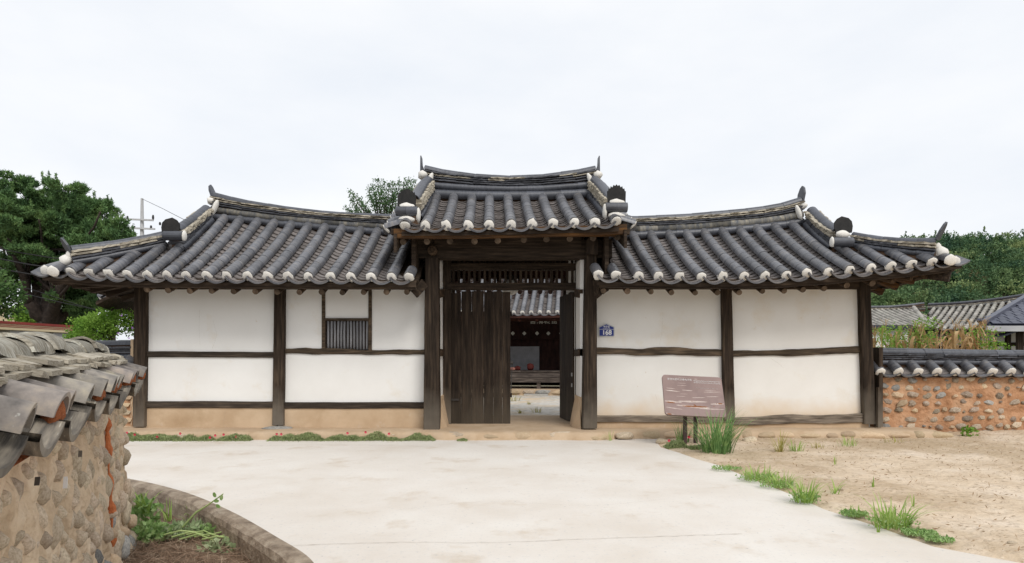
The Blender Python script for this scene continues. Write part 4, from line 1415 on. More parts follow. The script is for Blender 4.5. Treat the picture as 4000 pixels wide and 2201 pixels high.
def text(s, parent, M, size, m, name='lettering', align='CENTER', sx=1.0, bold=0.0):
    c = bpy.data.curves.new('lettering_source', 'FONT')
    c.body = s
    c.align_x = align
    c.size = size
    c.extrude = .0006
    c.offset = bold
    c.materials.append(m)
    tmp = bpy.data.objects.new('lettering_source', c)
    COL.objects.link(tmp)
    bpy.context.view_layer.update()
    me = bpy.data.meshes.new_from_object(tmp)
    bpy.data.objects.remove(tmp)
    return inst(name, me, parent, M @ Matrix.Diagonal((sx, 1, 1, 1)))


PY = 9.505
pc0 = at(2369, 1291, PY)
plate = thing('number_plate', pc0, 'small blue house number plate reading 168 on the white wall', 'number plate')


def house(wd, h0, h1, r=.012):
    return [(-wd + r, h0), (wd - r, h0), (wd, h0 + r), (wd, h1 - .052), (wd - r * .6, h1 - .045), (.0 + r, h1), (-r, h1), (-wd + r * .6, h1 - .045), (-wd, h1 - .052), (-wd, h0 + r)]


TP = Matrix.Translation(pc0)
MB().prism(house(.124, -.1, .106), .012, TP).build('plate_rim', ALU, plate)
MB().prism(house(.111, -.087, .091, .004), .004, TP @ Matrix.Translation((0, -.0075, 0))).build('plate_face', BLUE, plate)
FT = TP @ Matrix.Translation((0, -.0102, 0)) @ Matrix.Rotation(math.pi / 2, 4, 'X')
MB().box((-.111, -.0112, .0115), (.111, -.0096, .0155), TP).build('divider', WHT, plate)
text('녹문길', plate, FT @ Matrix.Translation((0, .043, 0)), .036, WHT, bold=.0006)
text('Nongmun-gil', plate, FT @ Matrix.Translation((0, .021, 0)), .021, WHT)
text('168', plate, FT @ Matrix.Translation((.005, -.068, 0)), .1, WHT, bold=.003)
text('36934', plate, FT @ Matrix.Translation((0, -.083, 0)), .013, WHT)

sg = thing('information_sign', (3.0, 8.3, -.02), 'slanted rusty brown information board on two dark posts in front of the wall', 'sign')
TL, TR, BR, BL = at(2583, 1465, 8.5), at(2815, 1477, 8.5), at(2838, 1633, 8.22), at(2600, 1622, 8.22)
ex = (TR - TL + BR - BL) * .5
ey = (TL - BL + TR - BR) * .5
cs = (TL + TR + BL + BR) * .25
Wd, Hd = ex.length, ey.length
ex.normalize(); ey = (ey - ex * ey.dot(ex)).normalized(); ez = ex.cross(ey)
MS = Matrix(((ex.x, ey.x, ez.x, cs.x), (ex.y, ey.y, ez.y, cs.y), (ex.z, ey.z, ez.z, cs.z), (0, 0, 0, 1)))
SIGN = mat('faded_brown_sign', [(.22, .155, .14), (.29, .21, .195)], 2, .6, .1, patches=[((.17, .12, .115), 3, .5, .7, .5)], spec=.2)
ntree = SIGN.node_tree


def rrect(w_, h_, r, n=5):
    o = []
    for cx, cy, a0 in ((w_ - r, h_ - r, 0), (-w_ + r, h_ - r, 90), (-w_ + r, -h_ + r, 180), (w_ - r, -h_ + r, 270)):
        for k in range(n + 1):
            a = math.radians(a0 + 90 * k / n)
            o.append((cx + r * math.cos(a), cy + r * math.sin(a)))
    return o


def flatpoly(pts, z, t=.001):
    mb = MB()
    n = len(pts)
    mb.v = [(x, y, z) for x, y in pts] + [(x, y, z - t) for x, y in pts]
    mb.f = [tuple(range(n)), tuple(range(2 * n - 1, n - 1, -1))] + [(i, i + n, (i + 1) % n + n, (i + 1) % n) for i in range(n)]
    mb.v = [tuple(MS @ V(p)) for p in mb.v]
    return mb


flatpoly(rrect(Wd / 2, Hd / 2, .045), .012, .03).build('sign_board', SIGN, sg)
SW = mat('sign_print', [(.6, .58, .57), (.68, .66, .65)], 40, .6, 0)
SW2 = mat('sign_print_faded', [(.36, .3, .29), (.5, .45, .43)], 60, .6, 0)
FD = mat('bleached_streak', [(.38, .29, .26), (.52, .43, .39), (.62, .55, .5)], 9, .7, 0, stretch=(1, 1, 1))
RU = mat('rust', [(.2, .08, .035), (.3, .13, .06)], 30, .9, .4)
MT = MS @ Matrix.Translation((0, 0, .0135))
text('문경녹문리고병숙가옥', sg, MT @ Matrix.Translation((-.345, .225, 0)), .037, SW, align='LEFT')
text('Mungyeong Nokmun-ri Gobyeongsuk Gaok', sg, MT @ Matrix.Translation((.02, .222, 0)), .0225, SW, align='LEFT', sx=.95)
text('(Go Byeongsuk\'s house in Nokmun-ri, Mungyeong)', sg, MT @ Matrix.Translation((.02, .196, 0)), .0205, SW, align='LEFT', sx=.87)
text('This house was built in 1925. The', sg, MT @ Matrix.Translation((.04, .115, 0)), .019, SW2, align='LEFT', sx=1.2)


def streak(x0, y0, x1, y1, h, z, seed, n=14):
    t, b_ = [], []
    for k in range(n + 1):
        s = k / n
        e = math.sin(math.pi * s) ** .6
        x, y = x0 + (x1 - x0) * s, y0 + (y1 - y0) * s
        t.append((x, y + h * e * (.6 + .9 * abs(noise.noise(V((s * 6, seed, 0)))))))
        b_.append((x, y - h * e * (.6 + .9 * abs(noise.noise(V((s * 6, seed, 4)))))))
    return flatpoly(b_ + t[::-1][1:-1], z, .0006)


def sp(px, py):           # photo zoom pixel of the sign (2007 wide crop) to board coordinates
    X, Yp = 2560 + px / 5.903, 1440 + py / 5.903
    u_ = (X - (2591.5 + 2826.5) / 2 - (Yp - 1549) * .13) / 233.0
    v_ = -(Yp - 1549 - (X - 2709) * .05) / 157.0
    return u_ * Wd, v_ * Hd


rs_ = random.Random(2)
for (a, b_, c_, d_, h) in ((240, 460, 460, 485, .006), (210, 510, 570, 550, .009), (600, 510, 850, 530, .008), (1100, 560, 1500, 560, .007), (1120, 515, 1400, 520, .005), (480, 400, 720, 405, .004), (1150, 670, 1460, 668, .006), (830, 690, 1150, 690, .007),
                    (210, 765, 620, 800, .022), (520, 770, 1200, 790, .02), (480, 860, 1260, 930, .03), (1260, 840, 1580, 835, .02), (1000, 940, 1590, 965, .012), (230, 900, 640, 960, .008), (250, 1040, 460, 1075, .008), (450, 205, 800, 212, .003), (880, 250, 960, 258, .005), (500, 345, 700, 352, .004), (560, 600, 740, 606, .004), (470, 655, 700, 662, .004)):
    p, q = sp(a, b_), sp(c_, d_)
    streak(p[0], p[1], q[0], q[1], h * .7, .0128, rs_.random() * 9).build('faded_streak', FD, sg)
for (a, b_, c_, d_, h) in ((250, 785, 465, 812, .012), (600, 880, 1215, 908, .014), (880, 850, 945, 880, .012), (1435, 830, 1545, 832, .012), (820, 772, 860, 774, .005), (1325, 888, 1365, 892, .005), (1390, 829, 1415, 831, .005), (280, 1055, 395, 1068, .012)):
    p, q = sp(a, b_), sp(c_, d_)
    streak(p[0], p[1], q[0], q[1], h, .0136, rs_.random() * 9).build('rust_patch', RU, sg)
SPOST = mat('sign_post_paint', [(.05, .032, .03), (.08, .05, .045)], 8, .6, .2)
for px, py0 in ((2676, 1720), (2717, 1728)):
    p0 = V((X_at(px, 8.36), 8.36, -.05))
    MB().box((p0.x - .022, 8.34, -.1), (p0.x + .022, 8.385, .66)).build('leg', SPOST, sg)
flatpoly([(-.2, -.2), (.2, -.2), (.2, .1), (-.2, .1)], -.019, .02).build('mount', SPOST, sg)

# hairline cracks in the plaster and in the concrete
CRK = mat('hairline_crack', [(.3, .26, .2), (.42, .37, .3)], 9, .95, 0)


def crack(name, parent, pts, wd, seed, n=26, up=None):
    c = poly_curve(pts)
    mb = MB()
    for i in range(n + 1):
        p = c(i / n) + V((noise.noise(V((i * .7, seed, 0))) * wd * 5, 0, 0)) + (V((0, noise.noise(V((i * .6, seed, 4))) * wd * 5, 0)) if up else V((0, 0, noise.noise(V((i * .6, seed, 4))) * wd * 3)))
        d = (c(min(1, i / n + .01)) - c(max(0, i / n - .01))).normalized()
        s_ = (d.cross(up) if up else d.cross(V((0, 1, 0)))).normalized() * wd * (.3 + abs(noise.noise(V((i * .5, seed, 8)))))
        mb.v += [tuple(p - s_), tuple(p + s_)]
    for i in range(n): mb.f.append((2 * i, 2 * i + 1, 2 * i + 3, 2 * i + 2))
    return mb.build(name, CRK, parent)


for k, pts in enumerate((((832, 1250), (838, 1275), (845, 1310), (830, 1362)), ((780, 1210), (778, 1290), (782, 1350)), ((735, 1600), (738, 1630), (733, 1665)), ((880, 1605), (875, 1640), (872, 1662)), ((1330, 1605), (1322, 1640), (1318, 1660)))):
    crack('crack', WL, [at(a, b, 9.496 if pts[0][1] > 1600 else 9.517) for a, b in pts], .0013, k)
for k, pts in enumerate((((2590, 1220), (2585, 1300), (2575, 1350)), ((3010, 1400), (3040, 1420), (3062, 1440)), ((2560, 1540), (2566, 1565)))):
    crack('crack', WR_, [at(a, b, 9.517) for a, b in pts], .0013, k + 9)
up_v = V((0, 0, 1))


def gp4(px, py):
    Y = (EYE - .004) * FPX / (py - HZ)
    return V(((px - CXP) / FPX * Y, Y, .004))


for k, pts in enumerate((((1135, 2131), (1300, 2125), (1600, 2118), (1900, 2120), (2300, 2105), (2900, 2085)), ((1560, 1990), (1900, 1960), (2300, 1975), (2600, 1950)), ((560, 1735), (900, 1742), (1300, 1738), (1700, 1745)))):
    crack('crack', ROAD, [gp4(*p) for p in pts], (.0035, .0018, .006)[k], k + 20, 60, up_v)

# ------------------------------------------------------------------ foliage helpers
def np_mesh(name, verts, nper, m, smooth=False):
    verts = np.asarray(verts, dtype=np.float32).reshape(-1, 3)
    nf = len(verts) // nper
    me = bpy.data.meshes.new(name)
    me.vertices.add(len(verts))
    me.vertices.foreach_set('co', verts.ravel())
    me.loops.add(nf * nper)
    me.loops.foreach_set('vertex_index', np.arange(nf * nper, dtype=np.int32))
    me.polygons.add(nf)
    me.polygons.foreach_set('loop_start', np.arange(0, nf * nper, nper, dtype=np.int32))
    me.materials.append(m)
    me.update(calc_edges=True)
    return me


def cloud(name, parent, m, C, size, aspect=2.0, up=0.3, dirs=None, rs=None, nper=4, droop=0.0):
    """one leaf-shaped face at every centre C (n,3); dirs biases where the leaf points"""
    rs = rs or NR
    C = np.asarray(C, dtype=float)
    n = len(C)
    d = rs.normal(size=(n, 3))
    if dirs is not None: d = d * .55 + np.asarray(dirs) * 1.0
    d[:, 2] += up - droop
    d /= np.linalg.norm(d, axis=1)[:, None] + 1e-9
    s = np.cross(d, rs.normal(size=(n, 3)))
    s /= np.linalg.norm(s, axis=1)[:, None] + 1e-9
    L = (size * rs.uniform(.65, 1.35, n))[:, None]
    Wd_ = L / aspect
    if nper == 4: v = np.stack([C - d * L * .5, C + s * Wd_ * .5 - d * L * .05, C + d * L * .5, C - s * Wd_ * .5 - d * L * .05], 1)
    else: v = np.stack([C - d * L * .5 + s * Wd_ * .5, C - d * L * .5 - s * Wd_ * .5, C + d * L * .5], 1)
    c0 = C.mean(0)
    me = np_mesh(name, v - c0, nper, m)
    return inst(name, me, parent, Matrix.Translation(V(c0.tolist())))


def shell_pts(c, r, n, rs=None, inner=.55, top_bias=0.0):
    rs = rs or NR
    d = rs.normal(size=(n, 3))
    d /= np.linalg.norm(d, axis=1)[:, None]
    if top_bias: d[:, 2] = np.where(rs.uniform(size=n) < top_bias, np.abs(d[:, 2]), d[:, 2])
    q = rs.uniform(inner ** 3, 1, n) ** (1 / 3)
    lump = 1 + .16 * np.sin(d[:, 0] * 7 + c[0] * 3) * np.sin(d[:, 1] * 6 + c[1]) + .1 * np.sin(d[:, 2] * 9 + c[2] * 5)
    return np.array(c) + d * (q * lump)[:, None] * np.array(r), d


def leafmat(name, a, b, c=None, sc=3, trans=.25, rough=.7):
    return mat(name, [a, b] + ([c] if c else []), sc, rough, 0, world=True, lo=.3, hi=.7, trans=trans, detail=8, spec=.2)


L_PINE = leafmat('pine_needles', (.045, .1, .045), (.11, .2, .07), (.2, .3, .1), 1.6, .15)
L_HILL = mat('hill_forest_leaves', [(.045, .1, .055), (.085, .155, .07), (.13, .2, .08), (.24, .3, .12)], .16, .7, 0, world=True, lo=.34, hi=.68, trans=.15, detail=1.5, spec=.2)
L_JUN = leafmat('feathery_leaves', (.06, .13, .05), (.12, .21, .085), None, 2, .25)
L_SHR = leafmat('bright_shrub_leaves', (.08, .19, .025), (.19, .34, .05), (.3, .45, .1), 4, .35)
L_DK = leafmat('shade_tree_leaves', (.035, .08, .025), (.08, .15, .045), (.16, .24, .07), 2, .2)
L_MAT = leafmat('moss_rose_leaves', (.15, .2, .08), (.3, .36, .16), (.42, .45, .25), 25, .25)
L_GR = leafmat('grass_blades', (.17, .3, .06), (.32, .47, .11), (.46, .56, .2), 9, .3)
L_IRIS = leafmat('iris_blades', (.08, .19, .06), (.18, .32, .11), (.32, .45, .16), 12, .25)
L_YEL = leafmat('dry_grass_blades', (.28, .27, .07), (.42, .36, .12), (.3, .36, .1), 9, .25)
L_WEED = leafmat('weed_leaves', (.15, .27, .08), (.28, .43, .15), (.44, .55, .28), 14, .25)
L_WILT = leafmat('wilted_leaves', (.16, .24, .1), (.3, .38, .2), (.42, .46, .28), 14, .2)
STRAW = mat('brown_stubble', [(.16, .1, .07), (.28, .19, .13), (.42, .33, .24)], 14, .9, 0, world=True)
CORN = mat('dry_corn_leaf', [(.34, .2, .09), (.5, .33, .16), (.62, .46, .26)], 4, .8, 0, rnd=.2, world=True, trans=.2)
CORNG = leafmat('green_corn_leaf', (.16, .22, .05), (.3, .34, .09), None, 6, .25)
BARK = mat('dark_pine_bark', [(.035, .028, .024), (.08, .06, .05)], 8, .95, .8, bscale=20, bdist=.03)
FLO = mat('crimson_petals', [(.5, .008, .05), (.6, .02, .09)], 9, .6, 0)
PUR = mat('purple_petals', [(.32, .12, .45), (.4, .2, .55)], 9, .6, 0)


def blades(name, parent, m, base, n, h, spread, width, rs, lean=.5, seg=4, curl=.6):
    """grass blades: curved strips"""
    vs = []
    for k in range(n):
        a = rs.uniform(0, 2 * math.pi)
        r0 = rs.random() ** .5 * spread
        p = V(base) + V((math.cos(a) * r0, math.sin(a) * r0 * .7, -.01))
        a2 = a + rs.uniform(-.8, .8)
        d = V((math.cos(a2), math.sin(a2), 0))
        H = h * rs.uniform(.45, 1.1)
        ln = lean * rs.uniform(.15, 1.15)
        s = d.cross(V((0, 0, 1))) * width * rs.uniform(.6, 1.2) * .5
        prev = None
        for i in range(seg + 1):
            t = i / seg
            q = p + d * (H * ln * (t * .5 + t * t * .7)) + V((0, 0, H * (t - curl * ln * t * t * t * .9)))
            wv = s * (1 - t ** 1.6) + s * .04
            cur = (q - wv, q + wv)
            if prev: vs += [prev[0], prev[1], cur[1], cur[0]]
            prev = cur
    arr = np.array([tuple(v) for v in vs])
    c0 = np.array(base, dtype=float)
    me = np_mesh(name, arr - c0, 4, m)
    return inst(name, me, parent, Matrix.Translation(V(base)))


def gpos(px, py, z=0.0):
    """ground point seen at a photo pixel"""
    Y = (EYE - z) * FPX / (py - HZ)
    return V(((px - CXP) / FPX * Y, Y, z))


# ------------------------------------------------------------------ plants near the buildings
def moss(label, px0, px1, y, z, h, seed, flowers=3, dens=1.0, zc=.0):
    rs = np.random.RandomState(seed)
    rr = random.Random(seed)
    x0, x1 = X_at(px0, y), X_at(px1, y)
    t = thing('moss_rose', ((x0 + x1) / 2, y, z), label, 'plant', 'flowering mats along the front ledge')
    h *= 1.25
    n = int((x1 - x0) * 5600 * dens)
    X = rs.uniform(x0, x1, n)
    e = np.clip(np.minimum(X - x0, x1 - X) / .1, .1, 1)
    lump = .55 + .45 * np.array([noise.noise(V((q * 5, seed, 0))) for q in X]) * 1.4
    Yy = y + rs.normal(size=n) * .055
    Z = z + np.abs(rs.uniform(0, 1, n) ** 1.3) * h * e * np.clip(lump, .25, 1.3)
    d = np.stack([rs.normal(size=n) * .4, -.35 + rs.normal(size=n) * .3, np.ones(n) * .9], 1)
    cloud('foliage', t, L_MAT, np.stack([X, Yy, Z], 1), .032, 3.4, .4, dirs=d, rs=rs)
    for k in range(max(0, flowers - 1)):
        x = x0 + (x1 - x0) * rr.random()
        c = V((x, y - rr.uniform(.03, .08), z + h * rr.uniform(.35, .95)))
        mb = MB()
        for a in range(5):
            q = a * 1.257
            mb.add([c, c + V((math.cos(q - .55) * .016, -.012, math.sin(q - .55) * .016)), c + V((math.cos(q) * .021, -.016, math.sin(q) * .021)), c + V((math.cos(q + .55) * .016, -.012, math.sin(q + .55) * .016))], [(0, 1, 2, 3)])
        mb.build('flower', FLO, t)
    return t


moss('low green moss rose mat with pink flowers, first beside the near stone wall', 480, 705, 8.86, .0, .12, 1, 5, 1.1)
moss('low moss rose mat just left of the gap below the first white panel', 705, 838, 8.86, .0, .11, 2, 3)
moss('moss rose mat with crimson flowers left of the middle post', 850, 985, 8.86, .0, .13, 3, 4)
moss('moss rose mat right of the middle post, under the left end of the barred window', 1052, 1270, 8.87, .0, .13, 4, 3)
moss('moss rose mat straight below the barred window', 1270, 1420, 8.87, .0, .11, 5, 2)
moss('fuller moss rose mat below the panel right of the barred window', 1385, 1560, 8.88, .0, .13, 6, 3)
moss('dark green mat ending beside the left gate post', 1560, 1702, 8.88, .0, .1, 7, 1)
moss('tiny green sprig alone in front of the gate ledge', 1786, 1826, 8.86, .0, .09, 8, 0, 1.3)


def tuft(label, px, py, hpx, wpx, n, m, seed, width=.011, lean=.7, mats=None, group='grass tufts along the road edge', name='grass_tuft', cat='grass', z=.0):
    p = gpos(px, py, z)
    s = p.y / FPX
    rr = random.Random(seed)
    t = thing(name, p, label, cat, group)
    blades('blades', t, m, p, n, hpx * s, wpx * s * .32, width, rr, lean)
    if mats:
        rs = np.random.RandomState(seed)
        k = int(mats * .55)
        a, r = rs.uniform(0, 6.28, k), rs.uniform(0, 1, k) ** .5
        C = np.stack([p.x + np.cos(a) * r * wpx * s * .5, p.y + np.sin(a) * r * wpx * s * .35, p.z + rs.uniform(.0, 1, k) * hpx * s * .28], 1)
        cloud('foliage', t, L_WEED, C, .024, 2.0, .9, rs=rs)
    return t


tuft('big clump of long green sword leaves right of the sign posts', 2800, 1772, 215, 190, 190, L_IRIS, 21, .014, .72, group=None, name='iris_clump', cat='plant')
tuft('smaller clump of upright sword leaves left of the sign posts', 2668, 1735, 110, 70, 46, L_IRIS, 22, .013, .35, group=None, name='iris_clump', cat='plant')
for a in ((2600, 2690, 8.35, 23, 'round moss rose cushion with red buds left of the sign posts', 3), (2690, 2775, 8.2, 24, 'low moss rose cushion between the sign posts and the long leaves', 0)):
    o = moss(a[4], a[0], a[1], a[2] - .25, .0, .14, a[3], a[5], 2.0)
edge = [
    (2838, 1832, 30, 120, 20, 500, 'thin low weeds at the first bend of the dirt edge below the sign'),
    (2960, 1872, 70, 170, 90, 500, 'wide bright grass patch on the dirt edge, farthest of the tall tufts'),
    (3040, 1900, 75, 150, 80, 420, 'leaning bright grass joined to the wide patch on its near side'),
    (3145, 1958, 115, 120, 90, 320, 'tall tuft of grass at the middle of the dirt edge'),
    (3262, 1925, 85, 70, 14, 0, 'sparse seedling standing alone in the dirt behind the middle tuft'),
    (3335, 2012, 50, 110, 26, 700, 'low clover cushion left of the big near tuft'),
    (3482, 2055, 150, 210, 95, 360, 'big spreading tuft of grass nearest the bottom right'),
    (3590, 2085, 40, 130, 12, 900, 'flat purslane mat just right of the big near tuft'),
    (3670, 2110, 36, 110, 8, 700, 'last flat purslane mat before the bottom right corner'),
]
for k, (px, py, h, w_, n, mt, lab) in enumerate(edge):
    tuft(lab, px, py, h, w_, n, L_GR, 40 + k, .010, .8, mats=mt, z=.02)
for k, (px, py, h, lab) in enumerate(((3262, 1812, 40, 'tiny yellow green sprout in the sand between the ledge and the grass patch'), (3411, 1903, 48, 'tiny upright sprout in the middle of the sand'),
                                      (3567, 1975, 55, 'thin upright sprout behind the big near tuft'), (3430, 2075, 60, 'thin stalk at the right side of the big near tuft'))):
    tuft(lab, px, py, h, 14, 5, L_GR, 60 + k, .011, .2, group='sprouts in the sand', z=.02)
tuft('tall yellowing grass against the ledge under the right white panel', 3045, 1770, 115, 50, 34, L_YEL, 70, .012, .6, group='weeds against the ledge')
tuft('short green weeds right of the yellowing grass at the ledge', 3110, 1768, 70, 80, 40, L_GR, 71, .009, .7, group='weeds against the ledge')
tuft('thin weeds below the ledge near its right end', 3320, 1746, 60, 130, 34, L_GR, 72, .007, .6, group='weeds against the ledge')
tuft('low weeds at the ledge halfway to the right end', 3200, 1752, 40, 90, 24, L_YEL, 73, .008, .7, group='weeds against the ledge')
tuft('weeds right at the end of the ledge', 3500, 1733, 40, 140, 30, L_YEL, 75, .007, .7, group='weeds against the ledge')
tuft('single green weed on the ledge just right of the gate', 2382, 1722, 60, 20, 9, L_GR, 74, .008, .4, group='weeds against the ledge')
rs = np.random.RandomState(77)
lp = thing('leafy_weed', gpos(3785, 1712), 'small broad leaved yellow green weed at the foot of the orange wall', 'plant')
C, D = shell_pts(gpos(3785, 1712) + V((0, 0, .09)), (.13, .09, .09), 60, rs)
cloud('foliage', lp, L_SHR, C, .06, 1.4, .6, rs=rs)
# small stones lying about
for k, (px, py, s_, lab) in enumerate(((2588, 1727, .1, 'pale rounded stone beside the moss rose cushion by the sign'), (3283, 1912, .025, 'white pebble by the sparse seedling'), (3468, 1962, .025, 'white pebble behind the big near tuft'),
                                       (3955, 2122, .03, 'white pebble near the bottom right corner'), (2930, 1722, .12, 'cracked grey stone against the ledge behind the long leaves'))):
    p = gpos(px, py, .02)
    o = stone(None, p, (s_, s_ * .7, s_ * .5), kind='s' if s_ > .05 else 's', name='pebble' if s_ < .05 else 'rock')
    tag(o, lab, 'stone')
# straw and twigs on the sand: short dark crumbs
rs = np.random.RandomState(5)
n = 2600
X = rs.uniform(2.4, 9.5, n); Yy = rs.uniform(2.8, 9.3, n)
keep = X > np.interp(Yy, [p[1] for p in rp_][::-1], [p[0] for p in rp_][::-1]) + .08
X, Yy = X[keep], Yy[keep]
Z = np.array([.018 + .022 * noise.noise(V((a, b, 0)) * 1.3) + .016 * noise.noise(V((a, b, 0)) * 5) for a, b in zip(X, Yy)]) + .012 + .05 * np.clip((X - 6.2) / 2, 0, 1) * np.clip((Yy - 6) / 3, 0, 1)
DEB = mat('twigs_and_clods', [(.2, .12, .07), (.34, .23, .14), (.5, .4, .28)], 30, .95, 0, world=True)
o = cloud('straw_litter', None, DEB, np.stack([X, Yy, Z], 1), .035, 4.5, 0, dirs=np.stack([rs.normal(size=len(X)), rs.normal(size=len(X)) * .6, np.zeros(len(X))], 1), rs=rs)
tag(o, 'bits of straw and twigs scattered over the sandy ground', 'litter', kind='stuff')

# ------------------------------------------------------------------ weeds in the sunken bed
rs = np.random.RandomState(9)
ZB = -.155


def bed_blob(label, px, py, rx, rz, n, size, m, seed, name='weed_clump', asp=1.7):
    rs = np.random.RandomState(seed)
    p = gpos(px, py, ZB)
    t = thing(name, p, label, 'weed')
    C, D = shell_pts(p + V((0, 0, rz * .6)), (rx, rx * .7, rz), n, rs, inner=.2)
    cloud('foliage', t, m, C, size, asp, .5, dirs=D * .6, rs=rs)
    return t, p


t, p = bed_blob('tall leafy weed growing against the end of the near cobble wall', 570, 2060, .12, .17, 230, .052, L_WEED, 81)
blades('blades', t, L_GR, p + V((0, 0, .12)), 26, .26, .05, .02, random.Random(3), .8)
bed_blob('second leafy weed lower down beside the cobbles of the near wall', 600, 2105, .14, .08, 260, .045, L_WEED, 82)
bed_blob('pulled up wilting vines heaped in the middle of the bed', 740, 2085, .26, .05, 420, .06, L_WILT, 83, asp=2.4)
bed_blob('small leaved purslane bush under the kerb in the bed', 880, 2085, .18, .07, 620, .034, L_WEED, 84)
bed_blob('pale wilted leaves in front of the purslane bush', 870, 2145, .16, .04, 90, .06, L_WILT, 85)
for k, (px, py, h) in enumerate(((660, 2010, 90), (740, 2010, 70), (770, 2000, 60))):
    q = gpos(px, py + 20, ZB)
    tt = thing('grass_tuft', q, ('arching grass blades near the kerb, leftmost in the bed', 'cut grass stalks in the middle near the kerb', 'arching grass leaning over the kerb')[k], 'grass')
    blades('blades', tt, L_GR, q, 9, h * q.y / FPX * 1.3, .04, .012, random.Random(k), .8)
# a squash vine reaching over the kerb
vine = thing('squash_vine', gpos(770, 2060, ZB), 'pale squash vine reaching out of the bed over the kerb', 'vine')
STEM = mat('vine_stem', [(.26, .36, .12), (.4, .48, .2)], 9, .6, 0)
v0 = gpos(760, 2060, ZB + .05)
pts = [at(q[0], q[1], v0.y - .02 * k) for k, q in enumerate(((700, 2075), (765, 2003), (810, 1975), (845, 1950), (872, 1930)))]
MB().tube(pts, [.008, .008, .006, .005, .004], 6).build('stem', STEM, vine)
for k, (px, py) in enumerate(((845, 1958), (852, 1978), (838, 1934), (865, 1945))):
    c = at(px, py, v0.y - .08)
    mb = MB()
    o_ = [(math.cos(a) * .02 * (1 + .12 * math.sin(a * 5)), math.sin(a) * .013) for a in [i * .524 for i in range(12)]]
    MB().prism(o_, .002, Matrix.Translation(c) @ Matrix.Rotation(.6 * k, 4, 'Y')).build('leaf', L_WEED, vine)
for k in range(9):
    a = gpos(640 + 30 * k, 2090 + 9 * (k % 3), ZB + .04)
    MB().tube([a, a + V((.12, .03 * math.sin(k), .03)), a + V((.26, .06 * math.cos(k), -.0))], .006, 5).build('stem', STEM, vine)
n = 9000
X = rs.uniform(-3.4, -1.0, n); Yy = rs.uniform(2.6, 4.75, n)
keep = (X < np.interp(Yy, [p_[1] for p_ in RED][::-1], [p_[0] for p_ in RED][::-1]) - .12) & (rs.uniform(size=n) < np.clip((4.7 - Yy) / .6, .1, 1))
X, Yy = X[keep], Yy[keep]
o = cloud('dry_stubble', None, STRAW, np.stack([X, Yy, -.175 + .04 * np.array([noise.noise(V((a, b, 0)) * 1.6) for a, b in zip(X, Yy)]) + rs.uniform(0, .05, len(X))], 1), .14, 40, 0.0,
          dirs=np.stack([rs.normal(size=len(X)), rs.normal(size=len(X)) * .5, rs.normal(size=len(X)) * .12], 1), rs=rs)
tag(o, 'mat of dry brown cut stalks covering the soil of the bed', 'dry grass', kind='stuff')

# ------------------------------------------------------------------ the house across the yard
ang = math.radians(6.3)
OI = V((.955, 18.9, 0))
eI, iI = V((math.cos(ang), -math.sin(ang), 0)), V((math.sin(ang), math.cos(ang), 0))
MI = Matrix(((eI.x, iI.x, 0, OI.x), (eI.y, iI.y, 0, OI.y), (0, 0, 1, 0), (0, 0, 0, 1)))
ih = thing('courtyard_house', OI + iI * 2, 'tiled house with raised wooden floor seen through the open gate', 'building')


def surfI(u, v):
    return MI @ V((u, 3.3 * v, 2.60 + .05 * (abs(u) / 3) ** 2 + 1.75 * (.8 * v + .2 * v * v)))


ir = deck('roof', WRED, ih, surfI, -5.2, 2.6, lambda u: 1.0, th=.1, nu=12)
ius = [-5.1 + .272 * k for k in range(28)]


def vmI(u): return 1.0 if u < 1.15 else max(.1, 1 - (u - 1.15) / 1.7)
roof_slope(ir, surfI, ius, vmI, 13, 30, .272, budget=300)
ridge(ih, lambda t: surfI(-5 + 6.1 * t, 1) + V((0, 0, .02)), lambda t: surfI(-5 + 6.1 * t, 1) + V((0, 0, .42 + .25 * t ** 3)), 18, th=.26, spec=WING_SPEC)
ridge(ih, lambda t: surfI(1.2, 1 - .62 * t), lambda t: surfI(1.2, 1 - .62 * t) + V((0, 0, .3)), 8, th=.22, sides=(-1, 1), spec=[('tube', 0, .3, 1.2), ('dark', .35, .5, 1.1), ('old', .52, .72, 1.2), ('cap', .82, 1, 1)])
blob('plaster_lump', ih, surfI(1.2, .38) + V((0, 0, .15)), (.15, .15, .14), seed=2)
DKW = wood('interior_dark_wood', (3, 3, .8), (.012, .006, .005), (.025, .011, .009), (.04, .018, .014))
for k in range(14):
    a = MI @ V((-4.9 + .54 * k, .25, 2.44))
    MB().tube([a, a + iI * .8 + V((0, 0, .32))], .05, 8).build('rafter', WRED, ih)
MB().box((-5.2, .95, 2.46), (2.5, 1.1, 2.6), MI).build('beam', WRED, ih)
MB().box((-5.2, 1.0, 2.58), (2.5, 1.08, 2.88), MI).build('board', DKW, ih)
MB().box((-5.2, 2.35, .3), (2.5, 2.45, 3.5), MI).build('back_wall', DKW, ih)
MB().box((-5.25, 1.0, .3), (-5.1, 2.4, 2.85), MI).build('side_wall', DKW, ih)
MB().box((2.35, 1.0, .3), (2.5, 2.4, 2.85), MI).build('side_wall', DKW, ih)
MB().box((-1.6, 2.3, .84), (-.08, 2.335, 1.66), MI).build('paper_panel', mat('grey_paper', [(.2, .2, .21), (.26, .26, .27)], 4, .9, 0), ih)
FLW = wood('floor_wood', (.7, 6, 6), (.05, .04, .035), (.1, .08, .068), (.17, .14, .12))
MB().box((-5.2, .72, .62), (2.4, .86, .80), MI).build('floor_beam', FLW, ih)
for k in range(18):
    MB().box((-5.2 + .42 * k, .69, .80), (-5.2 + .42 * k + .41, 2.36, .835), MI).build('floor_board', FLW, ih)
MB().box((-5.2, .45, .47), (2.4, .5, .585), MI).build('step_beam', FLW, ih)
MB().box((-5.2, .44, .585), (2.4, .7, .61), MI).build('step_board', FLW, ih)
